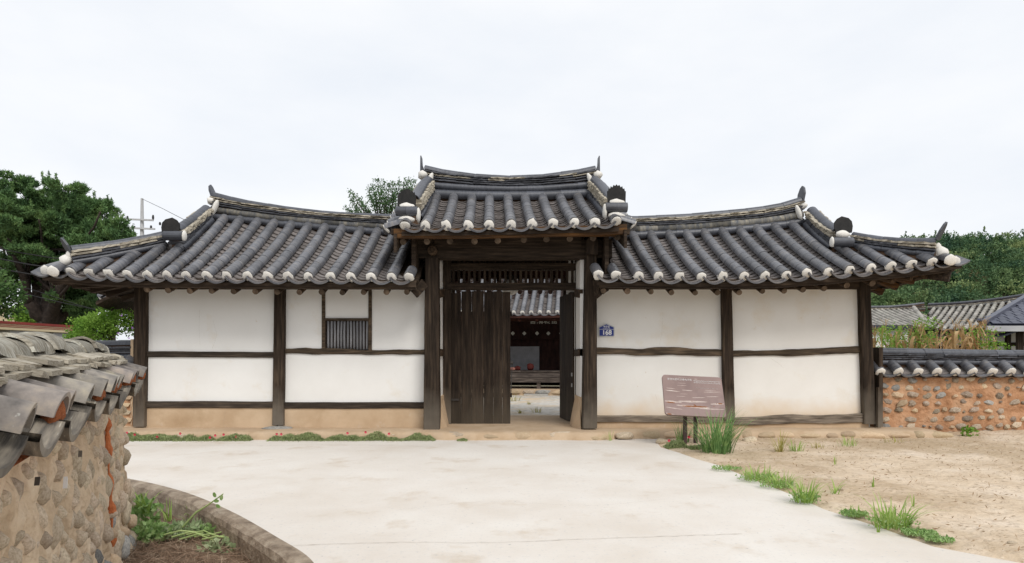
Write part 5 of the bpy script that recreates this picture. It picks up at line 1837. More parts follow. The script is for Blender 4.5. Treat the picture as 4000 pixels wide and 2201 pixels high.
for u_ in (-3.2, -1.6, .0, 1.6):
    MB().box((u_ - .06, .5, .26), (u_ + .06, .62, .6), MI).build('post', FLW, ih)
for u_ in (-1.75, 1.15, 2.3):
    MB().box((u_ - .08, .95, .3), (u_ + .08, 1.1, 2.4), MI).build('post', WRED, ih)
plat = MB().box((-5.4, .24, .0), (3, 2.6, .262), MI).build('stone_base', PLATF, ih)
x = -2.2
k = 0
while x < 2.4:
    wd = (.24, .17, .2, .22, .19, .25)[k % 6]
    stone(plat, MI @ V((x + wd, .24, .18)), (wd * .97, .07, .085), ax=eI, kind=('o', 'g', 'o', 'o', 's', 'g')[k % 6], flat=True)
    x += wd * 2 + .01
    k += 1
MB().box((-.42, -.12, .07), (.32, .16, .125), MI).build('step_stone', mat('grey_slab', [(.36, .35, .32), (.46, .44, .41)], 5, .9, .4), plat)
MED = mat('paper_medallion', [(.34, .34, .31), (.42, .42, .38)], 9, .9, 0)
for px in (1950, 2003, 2048, 2098, 2142, 2192):
    c = at(px, 1303, 20.7)
    o_ = [(math.cos(a) * r, math.sin(a) * r) for a, r in [(i * math.pi / 8, .062 if i % 4 != 2 else .045) for i in range(16)]]
    MB().prism(o_, .01, Matrix.Translation(c)).build('medallion', MED, ih)
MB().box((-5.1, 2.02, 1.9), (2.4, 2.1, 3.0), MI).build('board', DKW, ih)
hb_ = thing('hanging_board', MI @ V((.0, .98, 2.5)), 'dark name board with pale Chinese characters under the far eaves', 'sign')
pb = at(2122, 1258, 20.3)
MB().box((-.52, -.02, -.09), (.52, .02, .16), Matrix.Translation(pb)).build('board', DKW, hb_)
text('舍精坡鹿', hb_, Matrix.Translation(pb + V((0, -.03, -.045))) @ Matrix.Rotation(math.pi / 2, 4, 'X'), .2, MED, sx=1.15, bold=.004)
REDC = mat('red_patterned_cloth', [(.05, .005, .004), (.09, .009, .008)], 9, .8, .2, spots=((.16, .09, .06), .6), spot_scale=26)
PINK = mat('pink_patterned_cloth', [(.2, .08, .06), (.28, .15, .12)], 9, .8, .2, spots=((.35, .05, .04), .58), spot_scale=30)
fz = 1.16 - 31 / FPX * 20.2


def bundle(name, label, px, w_, h_, m, seed, Y=20.0, cat='cushion'):
    p = V((X_at(px, Y), Y, .838))
    me = blob_mesh(name, m, seed, .18, 3, 1.4)
    o = inst(name, me, None, Matrix.Translation(p + V((0, 0, h_ * .92))) @ Matrix.Diagonal((w_, w_ * .7, h_, 1)))
    return tag(o, label, cat)


o = bundle('cloth_bundle', 'red patterned cushion standing on the far wooden floor, right of the other bundles', 2072, .115, .125, REDC, 91)
bundle('cloth_bundle', 'dark red cloth bundle on the far wooden floor just behind the left door edge', 2022, .1, .08, REDC, 92)
bundle('cloth_bundle', 'pinkish patterned cloth bundle half hidden by the left door edge', 2002, .09, .06, PINK, 93, 19.75)
ct = thing('walking_aid', (X_at(1998, 19.2), 19.2, .1), 'dark handled walking aid standing behind the edge of the left door', 'walking aid')
q0 = at(1998, 1418, 19.3)
MB().tube([q0 + V((-.12, 0, -.03)), q0 + V((0, 0, 0)), q0 + V((.05, 0, .02))], [.04, .05, .045], 10).build('grip', IRON, ct)
for dx in (-.1, .03):
    MB().tube([q0 + V((dx, .1, -.02)), V((q0.x + dx - .03, 19.25, .62)), V((q0.x + dx - .05, 19.02, .1))], .014, 6).build('leg', IRON, ct)
for k, (px, py, h, lab) in enumerate(((2012, 1566, 45, 'yellow green tuft in the yard next to the left door edge'), (2066, 1580, 18, 'tiny weed in the middle of the yard'), (2096, 1612, 36, 'low yellow green tuft in the yard near the doorway'),
                                      (2035, 1615, 26, 'thin tuft in the yard near the left door'), (2118, 1540, 16, 'small weed at the foot of the far stone base'))):
    tuft(lab, px, py, h, 60 if k in (0, 2) else 30, 30, L_YEL, 120 + k, .012, .7, group='tufts in the yard', z=.09)
# tree tops and roof beyond the yard are hidden by the house; a green tree shows at its right

# ------------------------------------------------------------------ left background
def limb(mb, a, b, r0, r1, seed, n=6, sag=.0, wig=.12):
    pts, rad = [], []
    a, b = V(a), V(b)
    L = (b - a).length
    for k in range(n + 1):
        t = k / n
        q = a.lerp(b, t) + V((noise.noise(V((t * 3, seed, 0))), noise.noise(V((t * 3, seed, 9))), noise.noise(V((t * 3, seed, 5))))) * L * wig * math.sin(math.pi * t)
        q.z -= sag * math.sin(math.pi * t) * L
        pts.append(q); rad.append(r0 + (r1 - r0) * t)
    mb.tube(pts, rad, 8)


YP_ = 24.0
pine = thing('pine_tree', at(175, 1275, YP_), 'big dark green pine with a forked trunk left of the plastered wing', 'tree')
mb = MB()
base = at(180, 1330, YP_)
fork = at(185, 1262, YP_)
base.z = -.3
limb(mb, base, fork, .42, .36, 1)
tips = []
for k, (px, py, dy, r) in enumerate(((110, 1180, -.4, .2), (95, 1090, -.6, .14), (60, 1000, -.8, .1), (150, 1150, .3, .22), (140, 1060, .3, .17), (120, 930, .5, .1), (190, 1160, 0, .26), (190, 1050, 0, .22), (200, 900, .2, .13),
                                     (225, 1170, -.5, .17), (255, 1080, -.7, .13), (300, 980, -.8, .09), (275, 1210, .5, .16), (285, 1130, .9, .13), (330, 1050, 1.2, .1), (400, 1000, 1.0, .07))):
    tips.append((at(px, py, YP_ + dy * 1.5), r))
ch = {0: -1, 1: 0, 2: 1, 3: -1, 4: 3, 5: 4, 6: -1, 7: 6, 8: 7, 9: -1, 10: 9, 11: 10, 12: -1, 13: 12, 14: 13, 15: 14}
for k, (p, r) in enumerate(tips):
    a, ra = (fork, .3) if ch[k] < 0 else tips[ch[k]]
    limb(mb, a, p, ra, r, k + 3, wig=.1)
rr = random.Random(4)
for k in range(26):
    a = rr.choice(tips)[0]
    b_ = at(rr.uniform(-60, 440), rr.uniform(800, 1080), YP_ + rr.uniform(-2, 2))
    limb(mb, a, b_, .07, .03, k + 40, wig=.12)
mb.build('trunk', BARK, pine, smooth=True)
rs = np.random.RandomState(31)
CC, DD = [], []
puffs = []
outline = [(30, 740), (70, 715), (130, 745), (190, 735), (240, 760), (300, 750), (345, 790), (395, 800), (430, 850), (465, 880), (478, 930), (440, 985), (380, 960), (320, 930), (260, 860), (200, 840), (140, 830), (80, 830), (20, 830), (-40, 770),
           (-90, 760), (-60, 880), (0, 920), (70, 930), (150, 930), (220, 950), (280, 1010), (350, 1020), (400, 1040), (30, 1000), (100, 1010), (170, 1030), (-30, 1030), (230, 1060), (60, 1070), (320, 1090), (300, 850), (370, 880), (420, 930), (500, 905), (490, 960),
           (450, 1020), (360, 1130), (400, 1160), (330, 1180), (290, 1150), (100, 690), (205, 700), (310, 715), (15, 700), (110, 790), (150, 810), (120, 850), (200, 790), (60, 790), (250, 890), (180, 890), (100, 880), (340, 980), (-20, 980), (130, 970)]
for k, (px, py) in enumerate(outline):
    r = rs.uniform(.42, .68) if 0 < px < 430 and py > 760 else rs.uniform(.24, .42)
    c = at(px, py + 22, YP_ + rs.uniform(-1.6, 1.6))
    puffs.append((c, r))
    for j in range(3):
        c2 = c + V((rs.normal() * r * .8, rs.normal() * 1.0, rs.normal() * r * .45))
        puffs.append((c2, r * rs.uniform(.45, .75)))
for c, r in puffs:
    n = int(1150 * r * r / .25)
    C, D = shell_pts(c, (r, r, r * .62), n, rs, inner=.62, top_bias=.3)
    CC.append(C); DD.append(D + np.array([0, 0, .5]))
CC, DD = np.concatenate(CC), np.concatenate(DD)
cloud('crown', pine, L_PINE, CC, .14, 3.0, .2, dirs=DD, rs=rs, nper=3)
# spiky leader shoots on the outline
vs = []
SH = []
for k in range(300):
    c, r = puffs[rs.randint(len(puffs))]
    a = c + V((rs.normal() * r * .6, rs.normal() * r * .4, r * .45))
    hgt = rs.uniform(.15, .42)
    for j in range(26):
        t = j / 26
        SH.append((a.x + .04 * rs.normal() * (1 - t) + .1 * t * (a.x + 17) * .2, a.y, a.z + hgt * t))
cloud('crown', pine, L_PINE, np.array(SH), .15, 4, .6, rs=rs, nper=3)

# small tree cut by the left edge, trees behind, bright shrub
def leafy(name, label, cat, c, r, n, size, m, seed, trunk=None, inner=.35, group=None, extra=None, lumps=9, bark=BARK):
    rs = np.random.RandomState(seed)
    t = thing(name, (c[0], c[1], -.3), label, cat, group)
    C_, D_ = [], []
    for k in range(lumps):
        d = rs.normal(size=3); d /= np.linalg.norm(d); d[2] = abs(d[2]) * .9 - .15
        cc = np.array(c) + d * np.array(r) * rs.uniform(.35, .72)
        f = rs.uniform(.38, .6)
        a, b_ = shell_pts(cc, np.array(r) * f, n // lumps, rs, inner, .2)
        C_.append(a); D_.append(b_)
    cloud('crown', t, m, np.concatenate(C_), size, 1.7, .3, dirs=np.concatenate(D_) * .7, rs=rs)
    mb = MB()
    rr = random.Random(seed)
    limb(mb, (c[0], c[1], -.35), (c[0], c[1], c[2] - r[2] * .3), r[0] * .09, r[0] * .05, seed)
    for k in range(7):
        limb(mb, (c[0], c[1], c[2] - r[2] * (.5 - .05 * k)), (c[0] + rr.uniform(-.7, .7) * r[0], c[1] + rr.uniform(-.5, .5) * r[1], c[2] + rr.uniform(-.2, .7) * r[2]), r[0] * .04, r[0] * .012, seed + k)
    mb.build('trunk', bark, t, smooth=True)
    return t


leafy('garden_tree', 'dark green tree cut off by the left edge of the picture', 'tree', at(-70, 1160, 15), (1.0, .8, 1.15), 5200, .09, L_DK, 41)
leafy('background_tree', 'olive green tree behind the bright shrub, under the eaves corner', 'tree', at(330, 1190, 32), (1.9, 1.5, 1.9), 7000, .17, L_DK, 42)
leafy('background_tree', 'pale green tree between the cream house and the pine trunk', 'tree', at(120, 1235, 34), (1.6, 1.2, 1.3), 5200, .16, L_SHR, 43)
leafy('background_tree', 'dark tree right behind the forked pine trunk', 'tree', at(440, 1150, 36), (2.4, 1.6, 1.9), 7000, .18, L_DK, 44)
leafy('background_tree', 'low green tree behind the end of the striped canopy', 'tree', at(270, 1280, 27), (1.3, 1.0, 1.0), 4200, .13, L_DK, 47)
sh = leafy('hibiscus_shrub', 'bright green leafy shrub with a few purple flowers left of the corner post', 'shrub', at(430, 1290, 13.6), (.95, .6, .62), 6200, .055, L_SHR, 45, lumps=12)
leafy('hibiscus_shrub', 'lower bright green shrub spreading left beside the striped canopy', 'shrub', at(320, 1325, 14.2), (.5, .4, .35), 2600, .05, L_SHR, 46)
rr = random.Random(6)
for (px, py) in ((463, 1302), (518, 1281), (476, 1233), (505, 1322)):
    c = at(px, py, 12.9)
    mb = MB()
    for a in range(5):
        q = a * 1.257
        mb.add([c, c + V((math.cos(q - .5) * .017, -.008, math.sin(q - .5) * .017)), c + V((math.cos(q) * .022, -.01, math.sin(q) * .022)), c + V((math.cos(q + .5) * .017, -.008, math.sin(q + .5) * .017))], [(0, 1, 2, 3)])
    mb.build('flower', PUR, sh)

CREAM = mat('cream_render', [(.52, .42, .26), (.62, .52, .35)], 2, .9, .1, world=True, patches=[((.3, .25, .19), 2, .62, .75, .6)])
REDST = mat('dark_red_trim', [(.2, .035, .03), (.26, .05, .04)], 3, .7, .1)
GREYC = mat('grey_render', [(.38, .38, .4), (.48, .48, .48)], 2, .9, .1)
cn = thing('canopy_gate', (-15, 19, -.3), 'flat cream canopy with dark red stripes behind the near wall', 'canopy')
A_, B_ = V((-14.75, 17.2, 0)), V((-14.25, 20.0, 0))
uc = (B_ - A_).normalized()
ncv = V((-uc.y, uc.x, 0))
MC = Matrix(((uc.x, ncv.x, 0, A_.x), (uc.y, ncv.y, 0, A_.y), (0, 0, 1, 0), (0, 0, 0, 1)))
Lc = (B_ - A_).length
MB().box((-3, 0, 2.07), (Lc, 2.2, 2.24), MC).build('slab', CREAM, cn)
MB().box((-3, -.02, 2.24), (Lc + .02, 2.2, 2.32), MC).build('fascia', REDST, cn)
for z in (2.19, 2.15):
    MB().box((-3, -.008, z), (Lc + .008, 0.0, z + .018), MC).build('stripe', REDST, cn)
for k in (-2.6, -.9, .8, 2.2):
    MB().prism([(0, 0), (.75, 0), (.72, -.04), (.55, -.08), (.4, -.16), (.33, -.28), (.33, -.35), (0, -.35)], .5, MC @ Matrix.Translation((k, .35, 2.065))).build('bracket', GREYC, cn)
    MB().box((k - .05, .1, -.3), (k + .38, .6, 1.72), MC).build('pillar', GREYC, cn)
ch_ = thing('cream_house', (-31, 36, 0), 'small cream house with pale windows far behind at the left edge', 'building')
MB().box((-36, 35, -.3), (X_at(74, 35), 41, 3.35)).build('wall', CREAM, ch_)
MB().box((-36, 34.6, 3.35), (X_at(76, 35) + .1, 41.2, 4.15)).build('parapet', CREAM, ch_)
WIN = mat('pale_window_glass', [(.3, .33, .36), (.42, .45, .48)], 2, .25, 0)
for k in range(3):
    x = X_at(18 + 22 * k, 34.6)
    MB().box((x, 34.56, 3.62), (x + .28, 34.62, 3.98)).build('window', WIN, ch_)

# small tiled roof under the eaves at the left
sb = thing('side_building', (-8.4, 14.5, 0), 'small tiled roof corner showing below the left eaves', 'building')
E0, E1 = V((-8.72, 13.1, 2.38)), V((-9.3, 15.2, 2.38))
ed = (E1 - E0).normalized()
idr = V((ed.y, -ed.x, 0))
if idr.x < 0: idr = -idr


def surfK(u, v): return E0 + ed * u + idr * (1.9 * v) + V((0, 0, 1.15 * v + .02 * (1.5 - u) ** 2))
kr = deck('roof', WX, sb, surfK, -.3, 2.9, lambda u: 1.0, th=.1, nu=6)
roof_slope(kr, surfK, [-.15 + .29 * k for k in range(11)], lambda u: 1.0, 8, 14, .29)
mbk = MB().box((0, .7, -.1), (2.9, 2.5, 2.35), Matrix(((ed.x, idr.x, 0, E0.x), (ed.y, idr.y, 0, E0.y), (0, 0, 1, 0), (0, 0, 0, 1))))
mbk.build('wall', PLASL, sb)

# pole and wires
POLE = mat('pale_pole_concrete', [(.42, .42, .43), (.5, .5, .5)], 3, .8, 0)
INS = mat('black_insulator', [(.02, .02, .02), (.04, .04, .04)], 3, .5, 0)
YQ = 62.0
up_ = thing('utility_pole', (at(553, 1400, YQ).x, YQ, 0), 'pale utility pole with two crossarms behind the left roof', 'utility pole')
pt = at(555, 776, YQ)
MB().tube([(pt.x - .1, YQ, -.3), (pt.x, YQ, pt.z * .75), tuple(pt)], [.24, .2, .13], 12).build('pole', POLE, up_)
for (y, xa, xb) in ((862, 494, 606), (896, 494, 612)):
    a, b_ = at(xa, y - 3, YQ), at(xb, y + 2, YQ)
    MB().bar(a - V((0, .3, 0)), b_ - V((0, .3, 0)), .14, .16).build('crossarm', POLE, up_)
for (px, py, h) in ((598, 858, .45), (498, 858, .35), (590, 893, .3), (625, 880, .3), (525, 893, .25)):
    a = at(px, py, YQ - .3)
    MB().tube([a, a + V((0, 0, h * .5)), a + V((0, 0, h))], [.09, .11, .07], 8).build('insulator', INS, up_)
CAB = mat('black_cable', [(.02, .02, .022), (.03, .03, .03)], 3, .6, 0)


def wire(label, pts, r):
    t = MB().tube([at(*p) for p in pts], r, 5).build('overhead_wire', CAB, None)
    return tag(t, label, 'wire', 'overhead wires on the left')


wire('thin wire running from the pole top down to the right behind the left roof', ((556, 778, 61.9), (640, 818, 55), (760, 880, 48)), .022)
wire('upper black cable crossing in front of the pine', ((-60, 960, 21), (60, 985, 21), (200, 1008, 21), (420, 1030, 21), (700, 1040, 21)), .02)
wire('middle cable crossing the pine just above the roof corner', ((-60, 1000, 20), (100, 1032, 20), (300, 1062, 20), (560, 1090, 20)), .022)
wire('lower cable crossing the pine branches', ((-60, 1040, 20), (60, 1062, 20), (200, 1085, 20), (420, 1110, 20)), .02)
wire('lowest thin wire slanting across the pine trunk toward the shrub', ((-60, 1095, 17), (60, 1140, 17), (250, 1185, 17), (420, 1220, 17), (560, 1250, 17)), .012)
wire('thin grey wire across the forked trunk', ((-60, 1080, 17), (150, 1140, 17), (300, 1190, 17), (480, 1240, 17)), .009)

# feathery tree behind the gate
YT = 34.0
gt = thing('feathery_tree', at(1520, 1400, YT), 'light feathery green tree top rising behind the left side of the gate', 'tree')
rs = np.random.RandomState(51)
mb = MB()
b0 = at(1500, 1400, YT); b0.z = -.3
ctr = at(1500, 900, YT)
limb(mb, b0, ctr, .3, .16, 3)
LC, LD = [], []
tipsT = [(1352, 812), (1372, 780), (1368, 748), (1402, 775), (1440, 735), (1455, 722), (1475, 700), (1490, 745), (1500, 712), (1520, 720), (1540, 716), (1560, 708), (1585, 705), (1600, 700), (1610, 730), (1620, 705), (1580, 745), (1450, 770), (1420, 800), (1480, 790), (1530, 770),
         (1560, 800), (1600, 780), (1640, 740), (1650, 790), (1700, 760), (1390, 820), (1340, 850), (1440, 830), (1515, 810), (1465, 760), (1545, 750), (1505, 770), (1400, 850), (1620, 830)]
for k, (px, py) in enumerate(tipsT):
    tip = at(px, py, YT + rs.uniform(-1.2, 1.2))
    st = at(1500 + (px - 1500) * .35, 900, YT)
    limb(mb, ctr.lerp(st, .7), tip, .05, .012, k + 7, wig=.08)
    for j in range(210):
        t = 1 - rs.uniform(0, 1) ** 1.3 * .5
        q = st.lerp(tip, t)
        sp_ = .17 * (1.15 - t) + .045
        LC.append((q.x + rs.normal() * sp_ * 1.1, q.y + rs.normal() * .2, q.z + rs.normal() * sp_ * 1.1))
mb.build('trunk', BARK, gt, smooth=True)
cloud('crown', gt, L_JUN, np.array(LC), .11, 2.0, .2, rs=rs)

# ------------------------------------------------------------------ right background
# old grey tiled houses
WPOST = WZ
oh = thing('old_tiled_house', (21, 31.5, 0), 'old house with faded grey tiles and curved ridge behind the corn', 'building')
T_FT = tube_mesh('cover_tile', .085, FARTILE, n=6)
T_FC = chan_mesh('channel_tile', .26, .05, mat('old_house_channel', [(.1, .095, .085), (.19, .18, .16)], 5, .9, .2), n=4)


def surfH(u, v): return V((u, 28.8 + 3.0 * v, 2.72 + 1.05 * (.85 * v + .15 * v * v) + .002 * (u - 18) ** 2))
hr = deck('roof', WX, oh, surfH, 14.5, 21.4, lambda u: 1.0, th=.12, nu=10)
roof_slope(hr, surfH, [14.6 + .29 * k for k in range(23)], lambda u: 1.0 if u < 20.3 else 1.0, 9, 12, .29, cover=T_FT, chan=T_FC, eave=T_FC, chan_as_stuff=True, vmin=lambda u: 0 if u < 20.2 else max(0, (u - 20.2) / 1.8))
ridge(oh, lambda t: surfH(14.5 + 7.3 * t, 1), lambda t: surfH(14.5 + 7.3 * t, 1) + V((0, 0, .26 + .22 * max(0, t - .72) ** 1.5 * 5)), 22, th=.26,
      spec=[('bugo', 0, .3, 1.2), ('old', .36, .5, 1.1), ('dark', .55, .65, 1.1), ('cap', .78, 1, 1)])
MB().box((14.5, 30.2, -.3), (20.6, 30.3, 3.1)).build('wall', PLASL, oh)
for x in (16.0, 18.4, 20.4):
    MB().box((x, 30.1, -.3), (x + .16, 30.22, 3.0)).build('post', WZ, oh)
MB().box((14.5, 30.12, 1.3), (20.4, 30.2, 1.42)).build('rail', WX, oh)
oh2 = thing('old_tiled_house', (25, 29, 0), 'right hand old tiled house whose ridge sweeps up to the right edge', 'building')
e2, i2 = V((.66, -.75, 0)), V((.75, .66, 0))
O2 = V((20.25, 28.9, 0))


def surfH2(u, v): return O2 + e2 * u + i2 * (3.3 * v) + V((0, 0, 2.55 + (1.3 + .022 * u * u) * (.85 * v + .15 * v * v)))
hr2 = deck('roof', WX, oh2, surfH2, -.9, 7.0, lambda u: 1.0, th=.12, nu=10)
roof_slope(hr2, surfH2, [-.72 + .28 * k for k in range(27)], lambda u: 1.0, 11, 12, .28, cover=T_FT, chan=T_FC, eave=T_FC, chan_as_stuff=True, vmin=lambda u: max(0, min(.9, -u / .96)))
ridge(oh2, lambda t: surfH2(-1.0 + 8 * t, 1), lambda t: surfH2(-1.0 + 8 * t, 1) + V((0, 0, .3 + .25 * t ** 3)), 24, th=.26, spec=[('bugo', 0, .3, 1.2), ('old', .36, .5, 1.1), ('dark', .55, .65, 1.1), ('cap', .78, 1, 1)])
vc = poly_curve([surfH2(-.05, -.02) + V((0, 0, .12)), surfH(21.2, 1) + V((.0, -.1, .14))])
row('valley_tile', T_FT, hr2, vc, 11, sy=1.4, sz=1.4)
M2 = Matrix(((e2.x, i2.x, 0, O2.x), (e2.y, i2.y, 0, O2.y), (0, 0, 1, 0), (0, 0, 0, 1)))
MB().box((.0, .8, -.3), (7, .9, 2.9), M2).build('wall', PLASL, oh2)
for x in (.3, 1.5, 2.7, 4.0, 5.4): MB().box((x, .72, -.3), (x + .14, .82, 2.8), M2).build('post', WZ, oh2)
MB().box((.0, .76, 1.75), (7, .8, 1.87), M2).build('rail', WX, oh2)
# low dark metal lean-to roof and white wall, left
ln = thing('shed', (16.9, 26.5, 0), 'low white shed with a dark metal roof edge just right of the corner post', 'shed')
MB().box((14.6, 25.9, 2.52), (X_at(3560, 26), 26.9, 2.68), Matrix.Identity(4)).build('roof', mat('dark_metal_roof', [(.04, .045, .06), (.06, .065, .085)], 3, .45, 0), ln)
MB().box((14.6, 26.2, -.3), (X_at(3548, 26.2), 26.7, 2.5)).build('wall', PLASL, ln)
# house with dark blue metal tiles, right edge
NAVY = mat('navy_metal_tile', [(.035, .04, .065), (.055, .06, .09)], 4, .4, .1, rnd=.15, spec=.5)
mh = thing('metal_roofed_house', (22, 24, 0), 'white house with a dark blue metal tile roof at the right edge', 'building')


def surfM(u, v): return V((16.9 + u, 21.6 + 3.6 * v, 2.46 + 1.62 * v))
MB().add([(16.9, 21.6, 2.45), (30, 21.6, 2.45), (30, 25.2, 4.07), (22.0, 25.2, 4.07)], [(0, 1, 2, 3)]).add([(16.9, 21.6, 2.40), (30, 21.6, 2.40), (30, 25.2, 4.02), (22.0, 25.2, 4.02)], [(3, 2, 1, 0)]).build('roof', NAVY, mh)
roofM = [o for o in mh.children][0]
mt_ = MB().box((0, 0, 0), (1, 1, .03)).add([(0, 0, .03), (.5, 0, .055), (1, 0, .03), (1, 1, .015), (.5, 1, .04), (0, 1, .015)], [(0, 1, 4, 5), (1, 2, 3, 4), (0, 2, 1)])
mtm, _ = mt_.mesh('metal_tile', NAVY, centre=False)
for r_ in range(11):
    for c_ in range(22):
        u_, v_ = c_ * .36 + (.18 if r_ % 2 else 0), r_ / 11
        if u_ < v_ * 5.1 + .05 or u_ > 7.5: continue
        p0, p1 = surfM(u_, v_), surfM(u_, v_ + 1 / 11)
        M = frame(p0, p1, scale_x=(p1 - p0).length * 1.04) @ Matrix.Diagonal((1, -.352, 1, 1))
        M = Matrix.Translation(V((0, 0, .006))) @ M
        inst('metal_tile', mtm, roofM, M)
MB().bar((16.85, 21.55, 2.5), (22.0, 25.2, 4.12), .2, .12).build('hip_cap', NAVY, mh)
MB().bar((16.7, 21.5, 2.62), (16.95, 21.6, 2.44), .16, .1).build('hip_cap', NAVY, mh)
MB().box((17.0, 21.52, 2.2), (30, 21.62, 2.4)).build('gutter', GREYC, mh)
MB().box((17.6, 21.7, 2.3), (30, 26, 2.38)).build('soffit', WX, mh)
MB().box((18.2, 23.2, -.3), (30, 23.3, 2.3)).build('wall', PLASL, mh)
MB().box((18.2, 23.14, 1.72), (22, 23.2, 1.86)).build('rail', WX, mh)
for x, y in ((19.0, 23.1), (19.9, 23.1), (18.45, 21.95)): MB().box((x, y, -.3), (x + (.16 if y > 22 else .22), y + .1, 2.3)).build('post', WZ, mh)
MB().box((-.42, -.25, -.02), (.42, .25, .03), Matrix.Translation(at(3935, 1302, 22)) @ Matrix.Rotation(-.32, 4, 'Y')).build('awning', NAVY, mh)
# parked car whose roof shows above the wall
car = thing('parked_car', (18.6, 25.6, -.25), 'car with a dark red roof barely showing over the wall behind the corn', 'car')
CR = mat('dark_red_car_paint', [(.16, .01, .015), (.2, .015, .02)], 2, .3, 0, spec=.6)
GL = mat('dark_car_glass', [(.03, .035, .04), (.05, .055, .06)], 2, .1, 0, spec=.8)
TY = mat('black_tyre', [(.02, .02, .02), (.03, .03, .03)], 5, .9, 0)
TC = Matrix.Translation((18.6, 25.6, .12))
body = MB().prism([(-2.1, .35), (2.1, .35), (2.15, .8), (1.9, .95), (1.2, 1.02), (-1.6, 1.02), (-2.1, .9)], 1.7, TC).build('body', CR, car)
MB().prism([(-1.5, 1.02), (1.15, 1.02), (.55, 1.45), (-1.05, 1.45)], 1.45, TC).build('window', GL, car)
MB().prism([(-1.1, 1.45), (.6, 1.45), (.4, 1.53), (-.9, 1.53)], 1.4, TC).build('roof', CR, car)
MB().prism([(.52, 1.47), (1.18, 1.0), (1.24, 1.02), (.58, 1.5)], 1.48, TC).build('pillar', WHT, car)
for x in (-1.35, 1.35):
    for y in (-.8, .8):
        MB().tube([TC @ V((x, y - .1, .33)), TC @ V((x, y + .1, .33))], .33, 16).build('wheel', TY, car)

# corn
rr = random.Random(8)
protos = []


def corn(x, y, lab, seed, green):
    rr = random.Random(seed)
    t = thing('corn_plant', (x, y, -.25), lab, 'corn', 'corn plants behind the right wall')
    H = rr.uniform(1.75, 2.25)
    st = MB().tube([(x, y, -.27), (x + rr.uniform(-.03, .03), y, H * .4), (x + rr.uniform(-.08, .08), y, H - .35)], [.016, .013, .006], 6)
    st.build('stalk', CORN, t)
    for k in range(rr.choice((7, 8, 9))):
        z = .75 + (H - 1.05) * k / 8
        a = rr.uniform(0, 6.28)
        d = V((math.cos(a), math.sin(a) * .6, 0))
        Lf = rr.uniform(.22, .46)
        wl = rr.uniform(.045, .085)
        s = V((-d.y, d.x, 0)).normalized() * wl * .5 + V((0, 0, rr.uniform(-.006, .006)))
        s = V((wl * .5 * rr.uniform(.6, 1), wl * .3, 0)) if abs(d.x) < .4 else s
        mb = MB()
        P0 = V((x, y, z))
        bend = rr.uniform(.35, .6)
        pts = [P0, P0 + d * Lf * .3 + V((0, 0, .12)), P0 + d * Lf * .55 + V((0, 0, .13)), P0 + d * Lf * .75 + V((0, 0, .02)), P0 + d * Lf * (.8 + .1 * rr.random()) + V((0, 0, -.14)), P0 + d * Lf * .8 + V((0, 0, -.14 - rr.uniform(.06, .18)))]
        wd = [.3, .8, 1, 1, .85, .15]
        for q, w_ in zip(pts, wd): mb.v += [tuple(q - s * w_), tuple(q + s * w_)]
        for i in range(5): mb.f.append((2 * i, 2 * i + 1, 2 * i + 3, 2 * i + 2))
        mb.build('leaf', CORNG if (green and rr.random() < .5) else CORN, t, smooth=True)
    mb = MB()
    for k in range(7):
        a = rr.uniform(0, 6.28)
        mb.tube([(x, y, H - .38), (x + math.cos(a) * .05, y + math.sin(a) * .05, H - .2), (x + math.cos(a) * .12, y + math.sin(a) * .1, H - .14)], [.004, .003, .002], 4)
    mb.build('tassel', CORN, t)


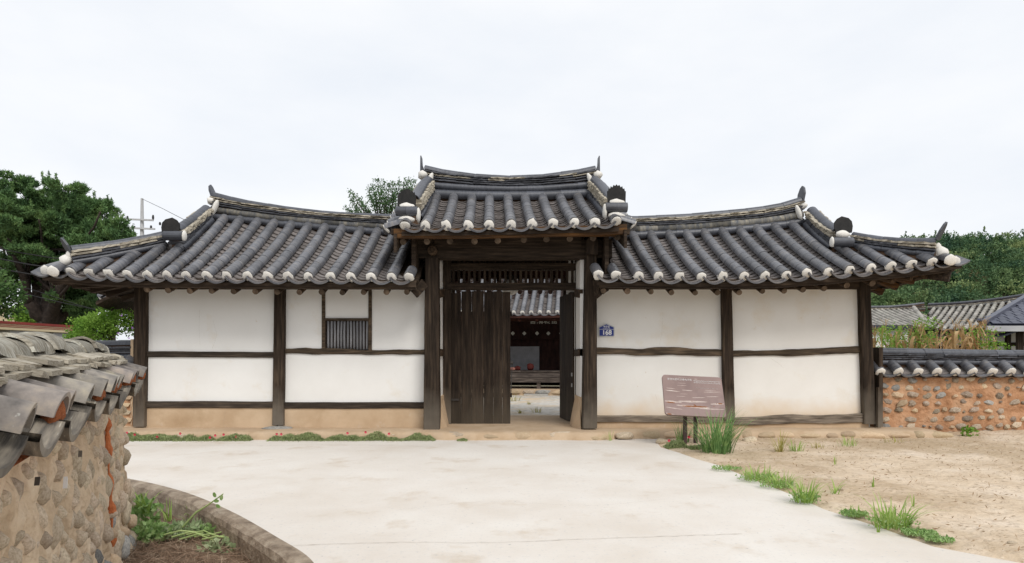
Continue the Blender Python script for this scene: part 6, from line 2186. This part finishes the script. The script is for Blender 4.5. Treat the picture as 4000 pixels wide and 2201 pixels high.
n = 34
for k in range(n):
    px = 3425 + 470 * k / n + rr.uniform(-9, 9)
    y = rr.choice((12.2, 12.8, 13.5)) + rr.uniform(-.15, .15)
    x = X_at(px, y)
    g_ = px < 3560
    corn(x, y, 'dry tan corn plant in the row behind the dark tiled wall cap' if not g_ else 'half green corn plant in the row next to the corner post', 300 + k, g_)
rs = np.random.RandomState(61)
C_ = []
for (px, py, rx, rz, n_) in ((3440, 1325, .28, .3, 700), (3480, 1300, .2, .2, 260), (3520, 1345, .2, .16, 260), (3600, 1290, .2, .28, 420), (3625, 1265, .12, .18, 200), (3580, 1330, .2, .2, 300), (3820, 1300, .25, .18, 320), (3760, 1300, .2, .1, 150),
                             (3850, 1345, .22, .18, 420), (3880, 1355, .12, .12, 160), (3700, 1330, .2, .1, 120), (3500, 1365, .4, .08, 300)):
    n_ = int(n_ * .58)
    a, _ = shell_pts(at(px, py, 12.6), (rx, .5, rz), n_, rs, .1)
    C_.append(a)
o = cloud('climbing_vine', None, L_SHR, np.concatenate(C_), .045, 1.4, .2, rs=rs)
tag(o, 'green bean vine leaves tangled through the dry corn', 'vine', kind='stuff')

# wooded hill
HX = np.linspace(20, 260, 60)
HY = np.linspace(70, 260, 40)


def hz_(x, y):
    t = min(1, max(0, (y - 75) / 75.0))
    e = t * t * (3 - 2 * t)
    side = min(1, max(0, (x - 35) / 60.0))
    return -.3 + e * (21.2 + 6.5 * side + 4 * noise.noise(V((x * .016, y * .01, 3)))) * (.55 + .45 * side)


P = np.zeros((40, 60, 3))
for i, y in enumerate(HY):
    for j, x in enumerate(HX): P[i, j] = (x, y, hz_(float(x), float(y)))
struct(grid_obj('hill', FARG, None, P))
rs = np.random.RandomState(71)
C_, D_ = [], []
for k in range(820):
    y = 78 + 72 * rs.uniform() ** .9
    x = y * rs.uniform(.50, 1.02)
    r = rs.uniform(1.4, 3.1)
    z = hz_(x, y) + r * .8
    nn = 300
    kind = rs.uniform()
    if kind < .8:
        c, d = shell_pts((x, y, z), (r, r, r * rs.uniform(.75, 1.15)), nn, rs, .75, .75)
    else:
        t = rs.uniform(0, 1, nn) ** .7
        a = rs.uniform(0, 6.28, nn)
        rad = r * .75 * (t) * (.7 + .3 * np.sin(t * 30))
        c = np.stack([x + np.cos(a) * rad, y + np.sin(a) * rad, z + r * 1.5 - t * r * 2.4], 1)
        d = np.stack([np.cos(a), np.sin(a), np.ones(nn) * .2], 1)
    C_.append(c); D_.append(d)
o = cloud('hillside_forest', None, L_HILL, np.concatenate(C_), .42, 1.4, .25, dirs=np.concatenate(D_) * .8, rs=rs)
tag(o, 'mixed green forest covering the hill behind the right roofs', 'forest', kind='stuff')
